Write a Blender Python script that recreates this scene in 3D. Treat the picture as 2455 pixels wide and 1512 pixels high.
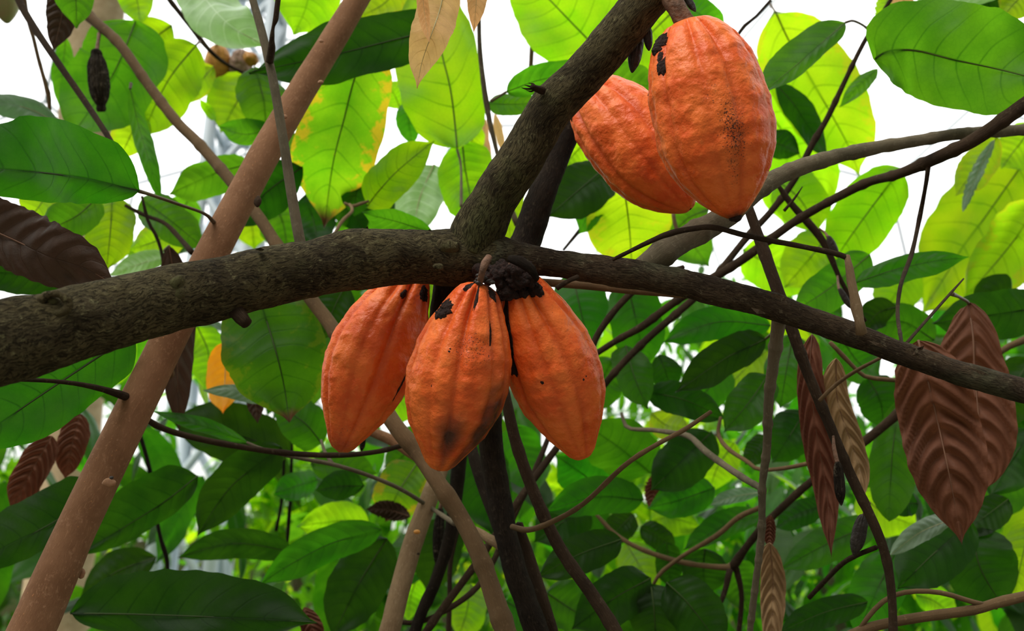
import bpy, math, random
from mathutils import Vector, Matrix, noise

for o in list(bpy.data.objects):
    bpy.data.objects.remove(o, do_unlink=True)
scene = bpy.context.scene
COL = scene.collection
PI = math.pi

# ------------------------------------------------------------------ camera
FPX = 2400.0                       # focal length in pixels of the 2455 x 1512 frame
PITCH = math.radians(22.0)         # looking up into the cacao tree
CAM = Vector((0, 0, 1.5))
FWD = Vector((0, math.cos(PITCH), math.sin(PITCH)))
RGT = Vector((1, 0, 0))
UPV = Vector((0, -math.sin(PITCH), math.cos(PITCH)))
cd = bpy.data.cameras.new('camera')
cam = bpy.data.objects.new('camera', cd)
COL.objects.link(cam)
cam.location = CAM
cam.rotation_euler = (PI / 2 + PITCH, 0, 0)
cd.sensor_fit = 'HORIZONTAL'
cd.sensor_width = 36.0
cd.lens = 36.0 * FPX / 2455.0
cd.clip_start = 0.02
cd.clip_end = 200
cd.dof.use_dof = True
cd.dof.focus_distance = 0.98
cd.dof.aperture_fstop = 6.3
scene.camera = cam

# ------------------------------------------------------------------ sky and light
w = bpy.data.worlds.new('overcast_sky')
scene.world = w
w.use_nodes = True
nt = w.node_tree
nt.nodes.clear()
tc = nt.nodes.new('ShaderNodeTexCoord')
sp = nt.nodes.new('ShaderNodeSeparateXYZ')
nt.links.new(tc.outputs['Generated'], sp.inputs[0])
rp = nt.nodes.new('ShaderNodeValToRGB')
rp.color_ramp.elements[0].position = 0.0
rp.color_ramp.elements[0].color = (0.07, 0.08, 0.05, 1)
rp.color_ramp.elements[1].position = 0.9
rp.color_ramp.elements[1].color = (1.0, 1.0, 0.98, 1)
for q_, c_ in ((0.10, (0.15, 0.17, 0.11, 1)), (0.24, (0.50, 0.51, 0.49, 1)), (0.42, (0.90, 0.91, 0.91, 1))):
    e = rp.color_ramp.elements.new(q_)
    e.color = c_
nt.links.new(sp.outputs['Z'], rp.inputs[0])
bg = nt.nodes.new('ShaderNodeBackground')
bg.inputs['Strength'].default_value = 2.5
# the sky colour itself is darkened behind the camera to weaken the front light
mr = nt.nodes.new('ShaderNodeMapRange')
mr.interpolation_type = 'SMOOTHSTEP'
nt.links.new(sp.outputs['Y'], mr.inputs['Value'])
mr.inputs['From Min'].default_value = -0.45
mr.inputs['From Max'].default_value = 0.35
mx_ = nt.nodes.new('ShaderNodeMix')
mx_.data_type = 'RGBA'
nt.links.new(mr.outputs[0], mx_.inputs[0])
mx_.inputs[6].default_value = (0.185, 0.185, 0.165, 1)
nt.links.new(rp.outputs[0], mx_.inputs[7])
nt.links.new(mx_.outputs[2], bg.inputs[0])
wo = nt.nodes.new('ShaderNodeOutputWorld')
nt.links.new(bg.outputs[0], wo.inputs[0])

sd = bpy.data.lights.new('sun', 'SUN')      # the sun, diffused by the roof cushions
sun = bpy.data.objects.new('sun', sd)
COL.objects.link(sun)
sd.energy = 4.2
sd.angle = math.radians(45)
sd.color = (1.0, 0.96, 0.88)
sun.rotation_euler = Vector((-0.50, -0.62, 1.0)).to_track_quat('Z', 'Y').to_euler()

scene.view_settings.view_transform = 'Standard'
scene.view_settings.look = 'None'
scene.view_settings.exposure = 0.0
scene.view_settings.gamma = 1.0
scene.view_settings.use_curve_mapping = False
scene.cycles.max_bounces = 8
scene.cycles.diffuse_bounces = 3


# ------------------------------------------------------------------ helpers
def P(x, y, d):
    """The point d metres deep that the photograph shows at pixel (x, y)."""
    return CAM + FWD * d + RGT * ((x - 1227.5) / FPX * d) + UPV * ((756 - y) / FPX * d)


def tag(o, label=None, cat=None, group=None, kind=None):
    if label: o['label'] = label
    if cat: o['category'] = cat
    if group: o['group'] = group
    if kind: o['kind'] = kind
    return o


def empty(name, loc):
    o = bpy.data.objects.new(name, None)
    o.empty_display_size = 0.02
    o.location = loc
    COL.objects.link(o)
    return o


def mesh(name, verts, faces, mat, parent=None, origin=None, uvs=None, attrs=None, smooth=True):
    """One mesh object; verts are world points, stored relative to origin."""
    org = origin if origin is not None else Vector((0, 0, 0))
    me = bpy.data.meshes.new(name)
    me.from_pydata([tuple(v - org) for v in verts], [], faces)
    if uvs is not None:
        ul = me.uv_layers.new(name='UVMap')
        idx = [0] * len(me.loops)
        me.loops.foreach_get('vertex_index', idx)
        flat = []
        for i in idx:
            flat.extend(uvs[i])
        ul.data.foreach_set('uv', flat)
    if attrs:
        for k, vals in attrs.items():
            a = me.attributes.new(k, 'FLOAT', 'POINT')
            a.data.foreach_set('value', vals)
    if smooth:
        me.polygons.foreach_set('use_smooth', [True] * len(me.polygons))
    me.materials.append(mat)
    me.update()
    o = bpy.data.objects.new(name, me)
    COL.objects.link(o)
    if parent is not None:
        o.parent = parent
        base, q = Vector((0, 0, 0)), parent
        while q is not None:
            base += q.location
            q = q.parent
        o.location = org - base
    else:
        o.location = org
    return o


def catmull(pts, n):
    """n+1 points evenly spread along a smooth curve through pts; items may be Vectors or tuples of floats."""
    V = [Vector(p) for p in pts]
    if len(V) == 1: return [V[0].copy() for _ in range(n + 1)]
    V = [V[0] * 2 - V[1]] + V + [V[-1] * 2 - V[-2]]
    dense = []
    m = len(V) - 3
    sub = max(8, int(3 * n / m) + 1)
    for i in range(m):
        p0, p1, p2, p3 = V[i:i + 4]
        for k in range(sub):
            t = k / sub
            dense.append(0.5 * ((2 * p1) + (p2 - p0) * t + (2 * p0 - 5 * p1 + 4 * p2 - p3) * t * t
                                + (3 * p1 - p0 - 3 * p2 + p3) * t * t * t))
    dense.append(V[-2].copy())
    L = [0.0]
    for a, b in zip(dense, dense[1:]):
        L.append(L[-1] + (b - a).length)
    tot = L[-1] or 1.0
    out = []
    j = 0
    for k in range(n + 1):
        s = tot * k / n
        while j < len(L) - 2 and L[j + 1] < s:
            j += 1
        seg = L[j + 1] - L[j] or 1.0
        f = min(1.0, max(0.0, (s - L[j]) / seg))
        out.append(dense[j].lerp(dense[j + 1], f))
    return out


def sweep(pts4, nseg=12, n=None, rough=0.0, rscale=30.0, knots=0.0, kstep=0.07, seed=0, tip=False):
    """Vertices, faces and uvs of a tapering limb. pts4: (Vector, radius) pairs."""
    data = []
    for p, r in pts4:
        data.append((p.x, p.y, p.z, r))
    # interpolate the position and the radius together
    pos = [Vector(d[:3]) for d in data]
    length = sum((b - a).length for a, b in zip(pos, pos[1:]))
    if n is None:
        n = max(6, min(160, int(length / 0.012)))
    cen = catmull(pos, n)
    # radius by arc share
    acc = [0.0]
    for a, b in zip(pos, pos[1:]):
        acc.append(acc[-1] + (b - a).length)
    rad = []
    for k in range(n + 1):
        s = acc[-1] * k / n
        j = 0
        while j < len(acc) - 2 and acc[j + 1] < s: j += 1
        f = (s - acc[j]) / ((acc[j + 1] - acc[j]) or 1)
        f = min(1, max(0, f))
        f = f * f * (3 - 2 * f)
        rad.append(data[j][3] * (1 - f) + data[j + 1][3] * f)
    verts, uvs, faces = [], [], []
    T = (cen[1] - cen[0]).normalized()
    ref = Vector((0, 0, 1)) if abs(T.z) < 0.9 else Vector((0, 1, 0))
    A = T.cross(ref).normalized()
    s = 0.0
    for k in range(n + 1):
        a = cen[max(0, k - 1)]
        b = cen[min(n, k + 1)]
        T = (b - a).normalized()
        A = (A - T * A.dot(T)).normalized()
        B = T.cross(A)
        if k: s += (cen[k] - cen[k - 1]).length
        kn = 0.0
        if knots:
            ph = s / kstep + noise.noise(Vector((s * 9, seed, 3.1))) * 0.5
            fr = ph - math.floor(ph)
            kn = knots * math.exp(-((fr - 0.5) / 0.09) ** 2)
        for i in range(nseg + 1):
            th = 2 * PI * i / nseg
            d = A * math.cos(th) + B * math.sin(th)
            r = rad[k] * (1 + kn)
            if rough:
                q = (cen[k] + d * rad[k]) * rscale + Vector((seed * 7.3, 0, 0))
                r *= 1 + rough * (noise.fractal(q, 1.0, 2.0, 4))
            verts.append(cen[k] + d * r)
            uvs.append((i / nseg, s))
    W = nseg + 1
    for k in range(n):
        for i in range(nseg):
            a = k * W + i
            faces.append((a, a + 1, a + W + 1, a + W))
    for k, sg in ((0, -1), (n, 1)):
        c = len(verts)
        T = (cen[1] - cen[0]).normalized() if k == 0 else (cen[n] - cen[n - 1]).normalized()
        verts.append(cen[k] + T * sg * rad[k] * 0.4)
        uvs.append((0.5, s if k else 0.0))
        for i in range(nseg):
            a = k * W + i
            faces.append((a + 1, a, c) if k == 0 else (a, a + 1, c))
    return verts, faces, uvs


def px(pts):
    """[(x, y, depth, half width in pixels)] -> [(Vector, radius in metres)]"""
    return [(P(x, y, d), h * d / FPX) for x, y, d, h in pts]


def limb(name, pts, mat, parent=None, origin=None, **kw):
    pp = px(pts) if not isinstance(pts[0][0], Vector) else pts
    v, f, u = sweep(pp, **kw)
    if origin is None: origin = pp[0][0]
    return mesh(name, v, f, mat, parent, origin, uvs=u)


def lump(name, c, rx, mat, parent, seed=0, rough=0.35, scale=60.0, stretch=(1, 1, 1), n=18):
    """A knobbly closed lump, rx metres in radius, around world point c."""
    verts, faces = [], []
    nv, nu = n, n * 2
    for j in range(nv + 1):
        ph = PI * j / nv
        for i in range(nu):
            th = 2 * PI * i / nu
            d = Vector((math.sin(ph) * math.cos(th), math.sin(ph) * math.sin(th), math.cos(ph)))
            q = d * rx * scale + Vector((seed * 3.7, seed * 1.3, 0))
            r = rx * (1 + rough * noise.fractal(q, 1.0, 2.0, 4))
            verts.append(c + Vector((d.x * stretch[0], d.y * stretch[1], d.z * stretch[2])) * r)
    for j in range(nv):
        for i in range(nu):
            a = j * nu + i
            b = j * nu + (i + 1) % nu
            faces.append((a, b, b + nu, a + nu))
    return mesh(name, verts, faces, mat, parent, c)


# ------------------------------------------------------------------ materials
class NT:
    def __init__(self, name):
        self.m = bpy.data.materials.new(name)
        self.m.use_nodes = True
        self.t = self.m.node_tree
        self.t.nodes.clear()
        self.out = self.t.nodes.new('ShaderNodeOutputMaterial')

    def n(self, typ, **kw):
        nd = self.t.nodes.new(typ)
        for k, v in kw.items():
            setattr(nd, k, v)
        return nd

    def set(self, sock, v):
        if isinstance(v, bpy.types.NodeSocket): self.t.links.new(v, sock)
        else: sock.default_value = v

    def math(self, op, a, b=None, c=None):
        nd = self.n('ShaderNodeMath', operation=op)
        self.set(nd.inputs[0], a)
        if b is not None: self.set(nd.inputs[1], b)
        if c is not None: self.set(nd.inputs[2], c)
        return nd.outputs[0]

    def smooth(self, v, lo, hi):
        nd = self.n('ShaderNodeMapRange', interpolation_type='SMOOTHSTEP')
        self.set(nd.inputs['Value'], v)
        nd.inputs['From Min'].default_value = lo
        nd.inputs['From Max'].default_value = hi
        return nd.outputs[0]

    def mix(self, f, a, b):
        nd = self.n('ShaderNodeMix', data_type='RGBA')
        self.set(nd.inputs[0], f)
        for s, v in ((nd.inputs[6], a), (nd.inputs[7], b)):
            self.set(s, v if isinstance(v, bpy.types.NodeSocket) else (*v, 1.0))
        return nd.outputs[2]

    def noise(self, vec, scale, detail=3.0, rough=0.55):
        nd = self.n('ShaderNodeTexNoise')
        if vec is not None: self.set(nd.inputs['Vector'], vec)
        nd.inputs['Scale'].default_value = scale
        nd.inputs['Detail'].default_value = detail
        nd.inputs['Roughness'].default_value = rough
        return nd.outputs[0]

    def scaled(self, vec, s):
        nd = self.n('ShaderNodeMapping')
        self.set(nd.inputs['Vector'], vec)
        nd.inputs['Scale'].default_value = s
        return nd.outputs[0]

    def coord(self, which='Object'):
        return self.n('ShaderNodeTexCoord').outputs[which]

    def attr(self, name):
        return self.n('ShaderNodeAttribute', attribute_name=name).outputs['Fac']

    def bump(self, h, strength, dist, normal=None):
        nd = self.n('ShaderNodeBump')
        nd.inputs['Strength'].default_value = strength
        nd.inputs['Distance'].default_value = dist
        self.set(nd.inputs['Height'], h)
        if normal is not None: self.set(nd.inputs['Normal'], normal)
        return nd.outputs[0]


def leaf_material(name, t1, t2, r1, vein=(0.5, 0.62, 0.6), veins=9.0, slant=1.35, yellow=0.0, gloss=0.20, rough=0.5,
                  spread=0.18, ycol=(0.62, 0.42, 0.015), vw=0.07, net=0.35, tipbrown=0.0, crinkle=0.0, rvein=None, vexp=1.4):
    """A leaf blade: thin, it lets light through (t1..t2) and reflects some (r1); veins run out from the midrib."""
    N = NT(name)
    uv = N.n('ShaderNodeSeparateXYZ')
    N.set(uv.inputs[0], N.coord('UV'))
    u, v = uv.outputs[0], uv.outputs[1]
    a = N.math('ABSOLUTE', N.math('MULTIPLY_ADD', u, 2.0, -1.0))
    info = N.n('ShaderNodeObjectInfo')
    rnd = info.outputs['Random']
    oc = N.coord('Object')
    comb = N.n('ShaderNodeVectorMath', operation='ADD')
    N.set(comb.inputs[0], oc)
    cx = N.n('ShaderNodeCombineXYZ')
    N.set(cx.inputs[0], N.math('MULTIPLY', rnd, 37.0))
    N.set(cx.inputs[1], N.math('MULTIPLY', rnd, 91.0))
    N.set(comb.inputs[1], cx.outputs[0])
    oc = comb.outputs[0]
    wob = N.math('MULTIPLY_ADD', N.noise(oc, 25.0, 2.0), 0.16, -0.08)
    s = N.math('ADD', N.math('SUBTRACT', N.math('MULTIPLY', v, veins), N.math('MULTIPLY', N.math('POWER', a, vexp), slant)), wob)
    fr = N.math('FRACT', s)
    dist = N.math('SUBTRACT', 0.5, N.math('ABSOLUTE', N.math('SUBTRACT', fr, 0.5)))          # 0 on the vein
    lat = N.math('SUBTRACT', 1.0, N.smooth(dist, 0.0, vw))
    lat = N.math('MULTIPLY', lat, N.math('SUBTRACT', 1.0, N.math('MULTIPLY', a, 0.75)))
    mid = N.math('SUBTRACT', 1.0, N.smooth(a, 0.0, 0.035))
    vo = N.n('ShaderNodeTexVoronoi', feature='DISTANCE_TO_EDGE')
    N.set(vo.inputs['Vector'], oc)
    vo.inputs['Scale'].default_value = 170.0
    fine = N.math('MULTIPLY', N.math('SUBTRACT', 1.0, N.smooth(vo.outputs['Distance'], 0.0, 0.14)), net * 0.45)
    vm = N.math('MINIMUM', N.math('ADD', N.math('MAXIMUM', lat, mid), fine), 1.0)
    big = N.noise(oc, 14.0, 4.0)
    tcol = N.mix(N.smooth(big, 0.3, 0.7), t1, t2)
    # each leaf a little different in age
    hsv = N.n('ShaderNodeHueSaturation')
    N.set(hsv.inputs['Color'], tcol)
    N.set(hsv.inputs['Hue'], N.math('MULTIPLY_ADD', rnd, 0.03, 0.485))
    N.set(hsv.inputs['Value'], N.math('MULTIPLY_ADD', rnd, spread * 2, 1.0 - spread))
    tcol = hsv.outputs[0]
    if yellow > 0:
        yn = N.noise(oc, 55.0, 4.0, 0.6)
        ym = N.math('MULTIPLY', N.smooth(N.math('ADD', N.math('MULTIPLY', N.math('POWER', a, 1.6), 0.34), yn), 0.70, 0.82), yellow)
        ym = N.math('MULTIPLY', ym, N.math('SUBTRACT', 1.0, N.math('MULTIPLY', lat, 0.7)))
        tcol = N.mix(ym, tcol, ycol)
    dull = N.noise(oc, 60.0, 3.0)
    rcol = N.mix(N.smooth(dull, 0.35, 0.75), r1, tuple(c * 0.72 for c in r1))
    if tipbrown > 0:
        tb = N.smooth(N.math('ADD', v, N.math('MULTIPLY', N.noise(oc, 30.0), 0.06)), 0.95 - tipbrown * 0.1, 1.0)
        tcol = N.mix(tb, tcol, (0.05, 0.02, 0.008))
        rcol = N.mix(tb, rcol, (0.10, 0.045, 0.025))
    vt = N.n('ShaderNodeMix', data_type='RGBA', blend_type='MULTIPLY')
    N.set(vt.inputs[0], vm)
    N.set(vt.inputs[6], tcol)
    vt.inputs[7].default_value = (*vein, 1)
    tcol = vt.outputs[2]
    if rvein is not None:
        rcol = N.mix(N.math('MULTIPLY', N.math('MAXIMUM', lat, mid), 0.8), rcol, rvein)
    h = N.math('ADD', vm, N.math('MULTIPLY', N.noise(oc, 120.0, 3.0), 0.5 + crinkle))
    nrm = N.bump(h, 0.25 + crinkle * 0.5, 0.0010)
    di = N.n('ShaderNodeBsdfDiffuse')
    N.set(di.inputs[0], rcol)
    N.set(di.inputs['Normal'], nrm)
    tr = N.n('ShaderNodeBsdfTranslucent')
    N.set(tr.inputs[0], tcol)
    ad = N.n('ShaderNodeAddShader')
    N.t.links.new(di.outputs[0], ad.inputs[0])
    N.t.links.new(tr.outputs[0], ad.inputs[1])
    gl = N.n('ShaderNodeBsdfGlossy')
    gl.inputs['Roughness'].default_value = rough
    gl.inputs['Color'].default_value = (0.9, 0.95, 0.95, 1)
    N.set(gl.inputs['Normal'], nrm)
    fz = N.n('ShaderNodeLayerWeight')
    mx = N.n('ShaderNodeMixShader')
    N.set(mx.inputs[0], N.math('MULTIPLY_ADD', N.math('POWER', fz.outputs['Facing'], 4.0), gloss, gloss * 0.05))
    N.t.links.new(ad.outputs[0], mx.inputs[1])
    N.t.links.new(gl.outputs[0], mx.inputs[2])
    N.t.links.new(mx.outputs[0], N.out.inputs[0])
    return N.m


def plain(name, col, rough=0.7, col2=None, scale=40.0, bump=0.0, spec=0.3, stretch=None):
    N = NT(name)
    b = N.n('ShaderNodeBsdfPrincipled')
    oc = N.coord('Object')
    if stretch: oc = N.scaled(oc, stretch)
    nz = N.noise(oc, scale, 5.0)
    N.set(b.inputs['Base Color'], N.mix(N.smooth(nz, 0.3, 0.7), col, col2 or col))
    b.inputs['Roughness'].default_value = rough
    b.inputs['Specular IOR Level'].default_value = spec
    if bump: N.set(b.inputs['Normal'], N.bump(nz, bump, 0.004))
    N.t.links.new(b.outputs[0], N.out.inputs[0])
    return N.m


def bark(name, c1, c2, c3, crack=(0.02, 0.015, 0.01), along=1.0, fine=1.0, rough=0.85, bump=0.9, moss=None, dots=None, spec=0.08):
    """Bark from uv: u around the limb, v metres along it."""
    N = NT(name)
    uv = N.coord('UV')
    oc = N.coord('Object')
    su = N.scaled(uv, (9.0 * along, 40.0 * along, 1))
    nz = N.n('ShaderNodeTexNoise')
    N.set(nz.inputs['Vector'], N.scaled(oc, (45, 45, 45)))
    nz.inputs['Scale'].default_value = 1.0
    nz.inputs['Detail'].default_value = 4.0
    vm = N.n('ShaderNodeVectorMath', operation='SCALE')
    N.set(vm.inputs[0], nz.outputs['Color'])
    vm.inputs['Scale'].default_value = 0.9
    wv = N.n('ShaderNodeVectorMath', operation='ADD')
    N.set(wv.inputs[0], su)
    N.set(wv.inputs[1], vm.outputs[0])
    # fibres run along the limb, short cracks open between them
    fib = N.noise(N.scaled(wv.outputs[0], (17.0, 4.2, 1)), 1.0, 5.0, 0.65)
    ck = N.math('SUBTRACT', 1.0, N.smooth(fib, 0.36, 0.50))
    wn = N.noise(N.scaled(wv.outputs[0], (9.0, 3.0, 1)), 1.0, 5.0, 0.7)
    n1 = N.noise(oc, 22.0, 5.0)
    n2 = N.noise(oc, 140.0, 4.0, 0.7)
    col = N.mix(N.smooth(n1, 0.35, 0.68), c1, c2)
    col = N.mix(N.smooth(n2, 0.56, 0.72), col, c3)
    col = N.mix(N.math('MULTIPLY', N.smooth(wn, 0.54, 0.74), 0.5), col, tuple(min(1, c * 1.7) for c in c3))
    if moss is not None:
        col = N.mix(N.math('MULTIPLY', N.smooth(N.noise(oc, 9.0, 5.0, 0.65), 0.5, 0.68), 0.7), col, moss)
    col = N.mix(N.math('MULTIPLY', ck, 0.75 * fine), col, crack)
    h = N.math('ADD', N.math('MULTIPLY', ck, -0.9 * fine), N.math('ADD', N.math('MULTIPLY', wn, 1.2), N.math('MULTIPLY', n2, 0.6)))
    if dots is not None:
        dv = N.n('ShaderNodeTexVoronoi')
        N.set(dv.inputs['Vector'], N.scaled(oc, (1, 1, 0.7)))
        dv.inputs['Scale'].default_value = 230.0
        dm = N.math('MULTIPLY', N.math('SUBTRACT', 1.0, N.smooth(dv.outputs['Distance'], 0.10, 0.22)), N.smooth(N.noise(oc, 130.0), 0.48, 0.62))
        col = N.mix(N.math('MULTIPLY', dm, 0.7), col, dots)
        h = N.math('ADD', h, N.math('MULTIPLY', dm, 1.2))
    b = N.n('ShaderNodeBsdfPrincipled')
    N.set(b.inputs['Base Color'], col)
    b.inputs['Roughness'].default_value = rough
    b.inputs['Specular IOR Level'].default_value = spec
    N.set(b.inputs['Normal'], N.bump(h, bump, 0.0022))
    N.t.links.new(b.outputs[0], N.out.inputs[0])
    return N.m


def pod_material():
    N = NT('pod_skin')
    oc = N.coord('Object')
    info = N.n('ShaderNodeObjectInfo')
    off = N.n('ShaderNodeVectorMath', operation='ADD')
    N.set(off.inputs[0], oc)
    cx = N.n('ShaderNodeCombineXYZ')
    N.set(cx.inputs[0], N.math('MULTIPLY', info.outputs['Random'], 17.0))
    N.set(off.inputs[1], cx.outputs[0])
    oc = off.outputs[0]
    n1 = N.noise(oc, 28.0, 4.0, 0.6)
    n2 = N.noise(oc, 120.0, 4.0, 0.6)
    col = N.mix(N.smooth(n1, 0.36, 0.64), (0.76, 0.108, 0.017), (0.90, 0.185, 0.034))
    col = N.mix(N.math('MULTIPLY', N.smooth(n2, 0.52, 0.75), 0.45), col, (0.92, 0.25, 0.060))
    col = N.mix(N.math('MULTIPLY', N.attr('furrow'), 0.55), col, (0.52, 0.064, 0.011))
    # grey-white scurf that lies on the ridges
    sc = N.math('MULTIPLY', N.smooth(N.noise(oc, 260.0, 5.0, 0.7), 0.60, 0.72), N.math('MULTIPLY', N.attr('scurf'), 0.8))
    col = N.mix(sc, col, (0.50, 0.36, 0.25))
    # specks of sooty mould and the dark rot stains
    spn = N.noise(oc, 700.0, 4.0, 0.7)
    smear = N.math('MULTIPLY', N.math('MULTIPLY', N.attr('speck'), N.smooth(N.noise(oc, 90.0, 5.0, 0.7), 0.5, 0.75)), 0.55)
    col = N.mix(smear, col, (0.16, 0.065, 0.025))
    spm = N.smooth(N.math('ADD', spn, N.math('MULTIPLY', N.attr('speck'), 0.25)), 0.70, 0.80)
    col = N.mix(spm, col, (0.03, 0.018, 0.014))
    stn = N.math('MULTIPLY', N.attr('stain'), N.math('MULTIPLY_ADD', n1, 1.3, 0.25))
    col = N.mix(N.math('MINIMUM', stn, 0.93), col, (0.030, 0.020, 0.016))
    h = N.math('ADD', N.noise(oc, 75.0, 4.0, 0.55), N.math('MULTIPLY', n2, 0.3))
    nr = N.bump(h, 0.55, 0.0045)
    nr = N.bump(N.noise(oc, 300.0, 3.0), 0.2, 0.0010, nr)
    b = N.n('ShaderNodeBsdfPrincipled')
    N.set(b.inputs['Base Color'], col)
    b.inputs['Roughness'].default_value = 0.42
    b.inputs['Specular IOR Level'].default_value = 0.28
    N.set(b.inputs['Normal'], nr)
    N.t.links.new(b.outputs[0], N.out.inputs[0])
    return N.m


M = {}
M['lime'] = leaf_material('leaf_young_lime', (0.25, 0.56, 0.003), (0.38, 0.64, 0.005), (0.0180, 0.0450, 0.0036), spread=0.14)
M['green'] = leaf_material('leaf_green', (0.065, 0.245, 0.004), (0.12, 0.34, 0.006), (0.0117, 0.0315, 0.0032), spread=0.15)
M['deep'] = leaf_material('leaf_thick_shaded', (0.012, 0.058, 0.0015), (0.026, 0.092, 0.002), (0.0063, 0.0162, 0.0023), spread=0.25, gloss=0.15)  # thick leaf green, its colour lowered further to imitate shade
M['mid'] = leaf_material('leaf_mature_shaded', (0.026, 0.145, 0.002), (0.055, 0.215, 0.003), (0.0117, 0.0315, 0.0032), spread=0.18)  # mature green, darkened in the colour to stand for shade on lower leaves
M['mottle'] = leaf_material('leaf_yellowing', (0.15, 0.42, 0.004), (0.26, 0.52, 0.006), (0.0225, 0.0495, 0.0054), yellow=0.9, spread=0.08, tipbrown=0.5)
M['midtip'] = leaf_material('leaf_shaded_browntip', (0.035, 0.165, 0.002), (0.065, 0.235, 0.003), (0.0117, 0.0315, 0.0032), spread=0.1, tipbrown=0.4, yellow=0.12)  # same shade-darkened green, with a dry brown tip
M['yellow'] = leaf_material('leaf_yellow_green', (0.30, 0.52, 0.004), (0.40, 0.58, 0.006), (0.0450, 0.0630, 0.0054), yellow=0.35)
M['orange'] = leaf_material('leaf_orange', (0.75, 0.30, 0.006), (0.85, 0.38, 0.010), (0.40, 0.17, 0.010), vein=(0.8, 0.7, 0.5), spread=0.05)
M['tan'] = leaf_material('leaf_young_tan', (0.40, 0.23, 0.085), (0.46, 0.28, 0.11), (0.38, 0.235, 0.115), vein=(0.62, 0.55, 0.4), veins=12, spread=0.05, gloss=0.04)
M['silver'] = leaf_material('leaf_pale_ribbed', (0.11, 0.27, 0.035), (0.15, 0.32, 0.06), (0.23, 0.34, 0.17), vein=(1, 1, 1), gloss=0.5, rvein=(0.42, 0.5, 0.36), vw=0.1, spread=0.1)
M['grey'] = leaf_material('leaf_grey_sheen', (0.03, 0.08, 0.02), (0.04, 0.10, 0.03), (0.17, 0.23, 0.17), gloss=0.45, rough=0.35, spread=0.1)
M['brown'] = leaf_material('leaf_dried_brown', (0.04, 0.011, 0.005), (0.055, 0.016, 0.007), (0.125, 0.052, 0.031), vein=(0.6, 0.6, 0.6), veins=9.0, slant=2.1, vexp=1.8, gloss=0.10, rough=0.5, crinkle=0.6, rvein=(0.165, 0.075, 0.047), spread=0.1)
M['umber'] = leaf_material('leaf_dried_dark', (0.012, 0.006, 0.003), (0.02, 0.008, 0.005), (0.048, 0.027, 0.019), vein=(0.7, 0.7, 0.7), gloss=0.2, crinkle=0.6, spread=0.1)
M['straw'] = leaf_material('leaf_dried_straw', (0.06, 0.035, 0.015), (0.09, 0.05, 0.02), (0.27, 0.175, 0.092), vein=(0.6, 0.6, 0.6), veins=8.0, slant=1.9, gloss=0.06, crinkle=0.6, rvein=(0.42, 0.30, 0.19), spread=0.1)
M['rib'] = plain('midrib', (0.060, 0.095, 0.014), 0.6, (0.075, 0.11, 0.02))
M['rib_dark'] = plain('midrib_deep', (0.026, 0.050, 0.008), 0.7, (0.034, 0.060, 0.010))
M['rib_brown'] = plain('midrib_dry', (0.20, 0.10, 0.06), 0.6, (0.15, 0.07, 0.04))
M['rib_pale'] = plain('midrib_pale', (0.42, 0.40, 0.22), 0.5, (0.36, 0.33, 0.17))
M['petiole'] = plain('petiole', (0.085, 0.055, 0.035), 0.6, (0.12, 0.09, 0.05))
M['bark'] = bark('bark_dark', (0.098, 0.080, 0.040), (0.045, 0.034, 0.019), (0.175, 0.160, 0.082), crack=(0.014, 0.010, 0.006), moss=(0.098, 0.105, 0.040), bump=1.0)
M['bark_red'] = bark('bark_flaking', (0.085, 0.058, 0.036), (0.045, 0.031, 0.021), (0.17, 0.14, 0.09), crack=(0.02, 0.013, 0.01), moss=(0.10, 0.105, 0.06))
M['bark_brown'] = bark('bark_smooth_brown', (0.26, 0.132, 0.070), (0.185, 0.090, 0.045), (0.32, 0.175, 0.10), crack=(0.15, 0.06, 0.03), fine=0.35, bump=0.35, dots=(0.42, 0.19, 0.085), rough=0.8, spec=0.12)
M['bark_tan'] = bark('bark_smooth_tan', (0.150, 0.094, 0.048), (0.105, 0.066, 0.034), (0.19, 0.125, 0.066), crack=(0.11, 0.06, 0.03), fine=0.3, bump=0.35, rough=0.7)
M['bark_grey'] = bark('bark_grey_green', (0.175, 0.143, 0.098), (0.10, 0.086, 0.056), (0.22, 0.19, 0.13), crack=(0.07, 0.055, 0.04), fine=0.5, bump=0.5)
M['bark_twig'] = bark('bark_twig', (0.066, 0.042, 0.026), (0.042, 0.027, 0.018), (0.11, 0.08, 0.05), crack=(0.02, 0.013, 0.01), fine=0.6, bump=0.7)
M['bark_black'] = bark('bark_blackish', (0.032, 0.023, 0.016), (0.018, 0.013, 0.010), (0.055, 0.043, 0.030), crack=(0.01, 0.008, 0.006), fine=0.7, bump=0.8)
M['bark_pale'] = bark('bark_pale', (0.29, 0.20, 0.115), (0.22, 0.145, 0.08), (0.34, 0.25, 0.155), crack=(0.16, 0.10, 0.06), fine=0.5, bump=0.6)
M['palm'] = bark('bark_palm', (0.62, 0.47, 0.30), (0.50, 0.36, 0.22), (0.70, 0.56, 0.38), crack=(0.36, 0.25, 0.15), along=0.35, fine=0.5, bump=0.4)
M['pod'] = pod_material()
M['crust'] = plain('black_crust', (0.012, 0.006, 0.005), 0.85, (0.032, 0.013, 0.009), scale=300.0, bump=1.0)
M['stalk'] = plain('pod_stalk', (0.20, 0.105, 0.065), 0.75, (0.10, 0.055, 0.035), scale=160.0, bump=0.8)
M['dead_pod'] = bark('dead_pod', (0.10, 0.08, 0.06), (0.028, 0.022, 0.018), (0.27, 0.22, 0.16), crack=(0.008, 0.006, 0.005), along=0.8, bump=1.0)
M['black_pod'] = plain('black_pod', (0.022, 0.018, 0.016), 0.55, (0.045, 0.036, 0.032), scale=120.0, bump=0.8)
M['yellow_pod'] = plain('yellow_pod', (0.62, 0.30, 0.055), 0.5, (0.42, 0.17, 0.03), scale=60.0)
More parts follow.
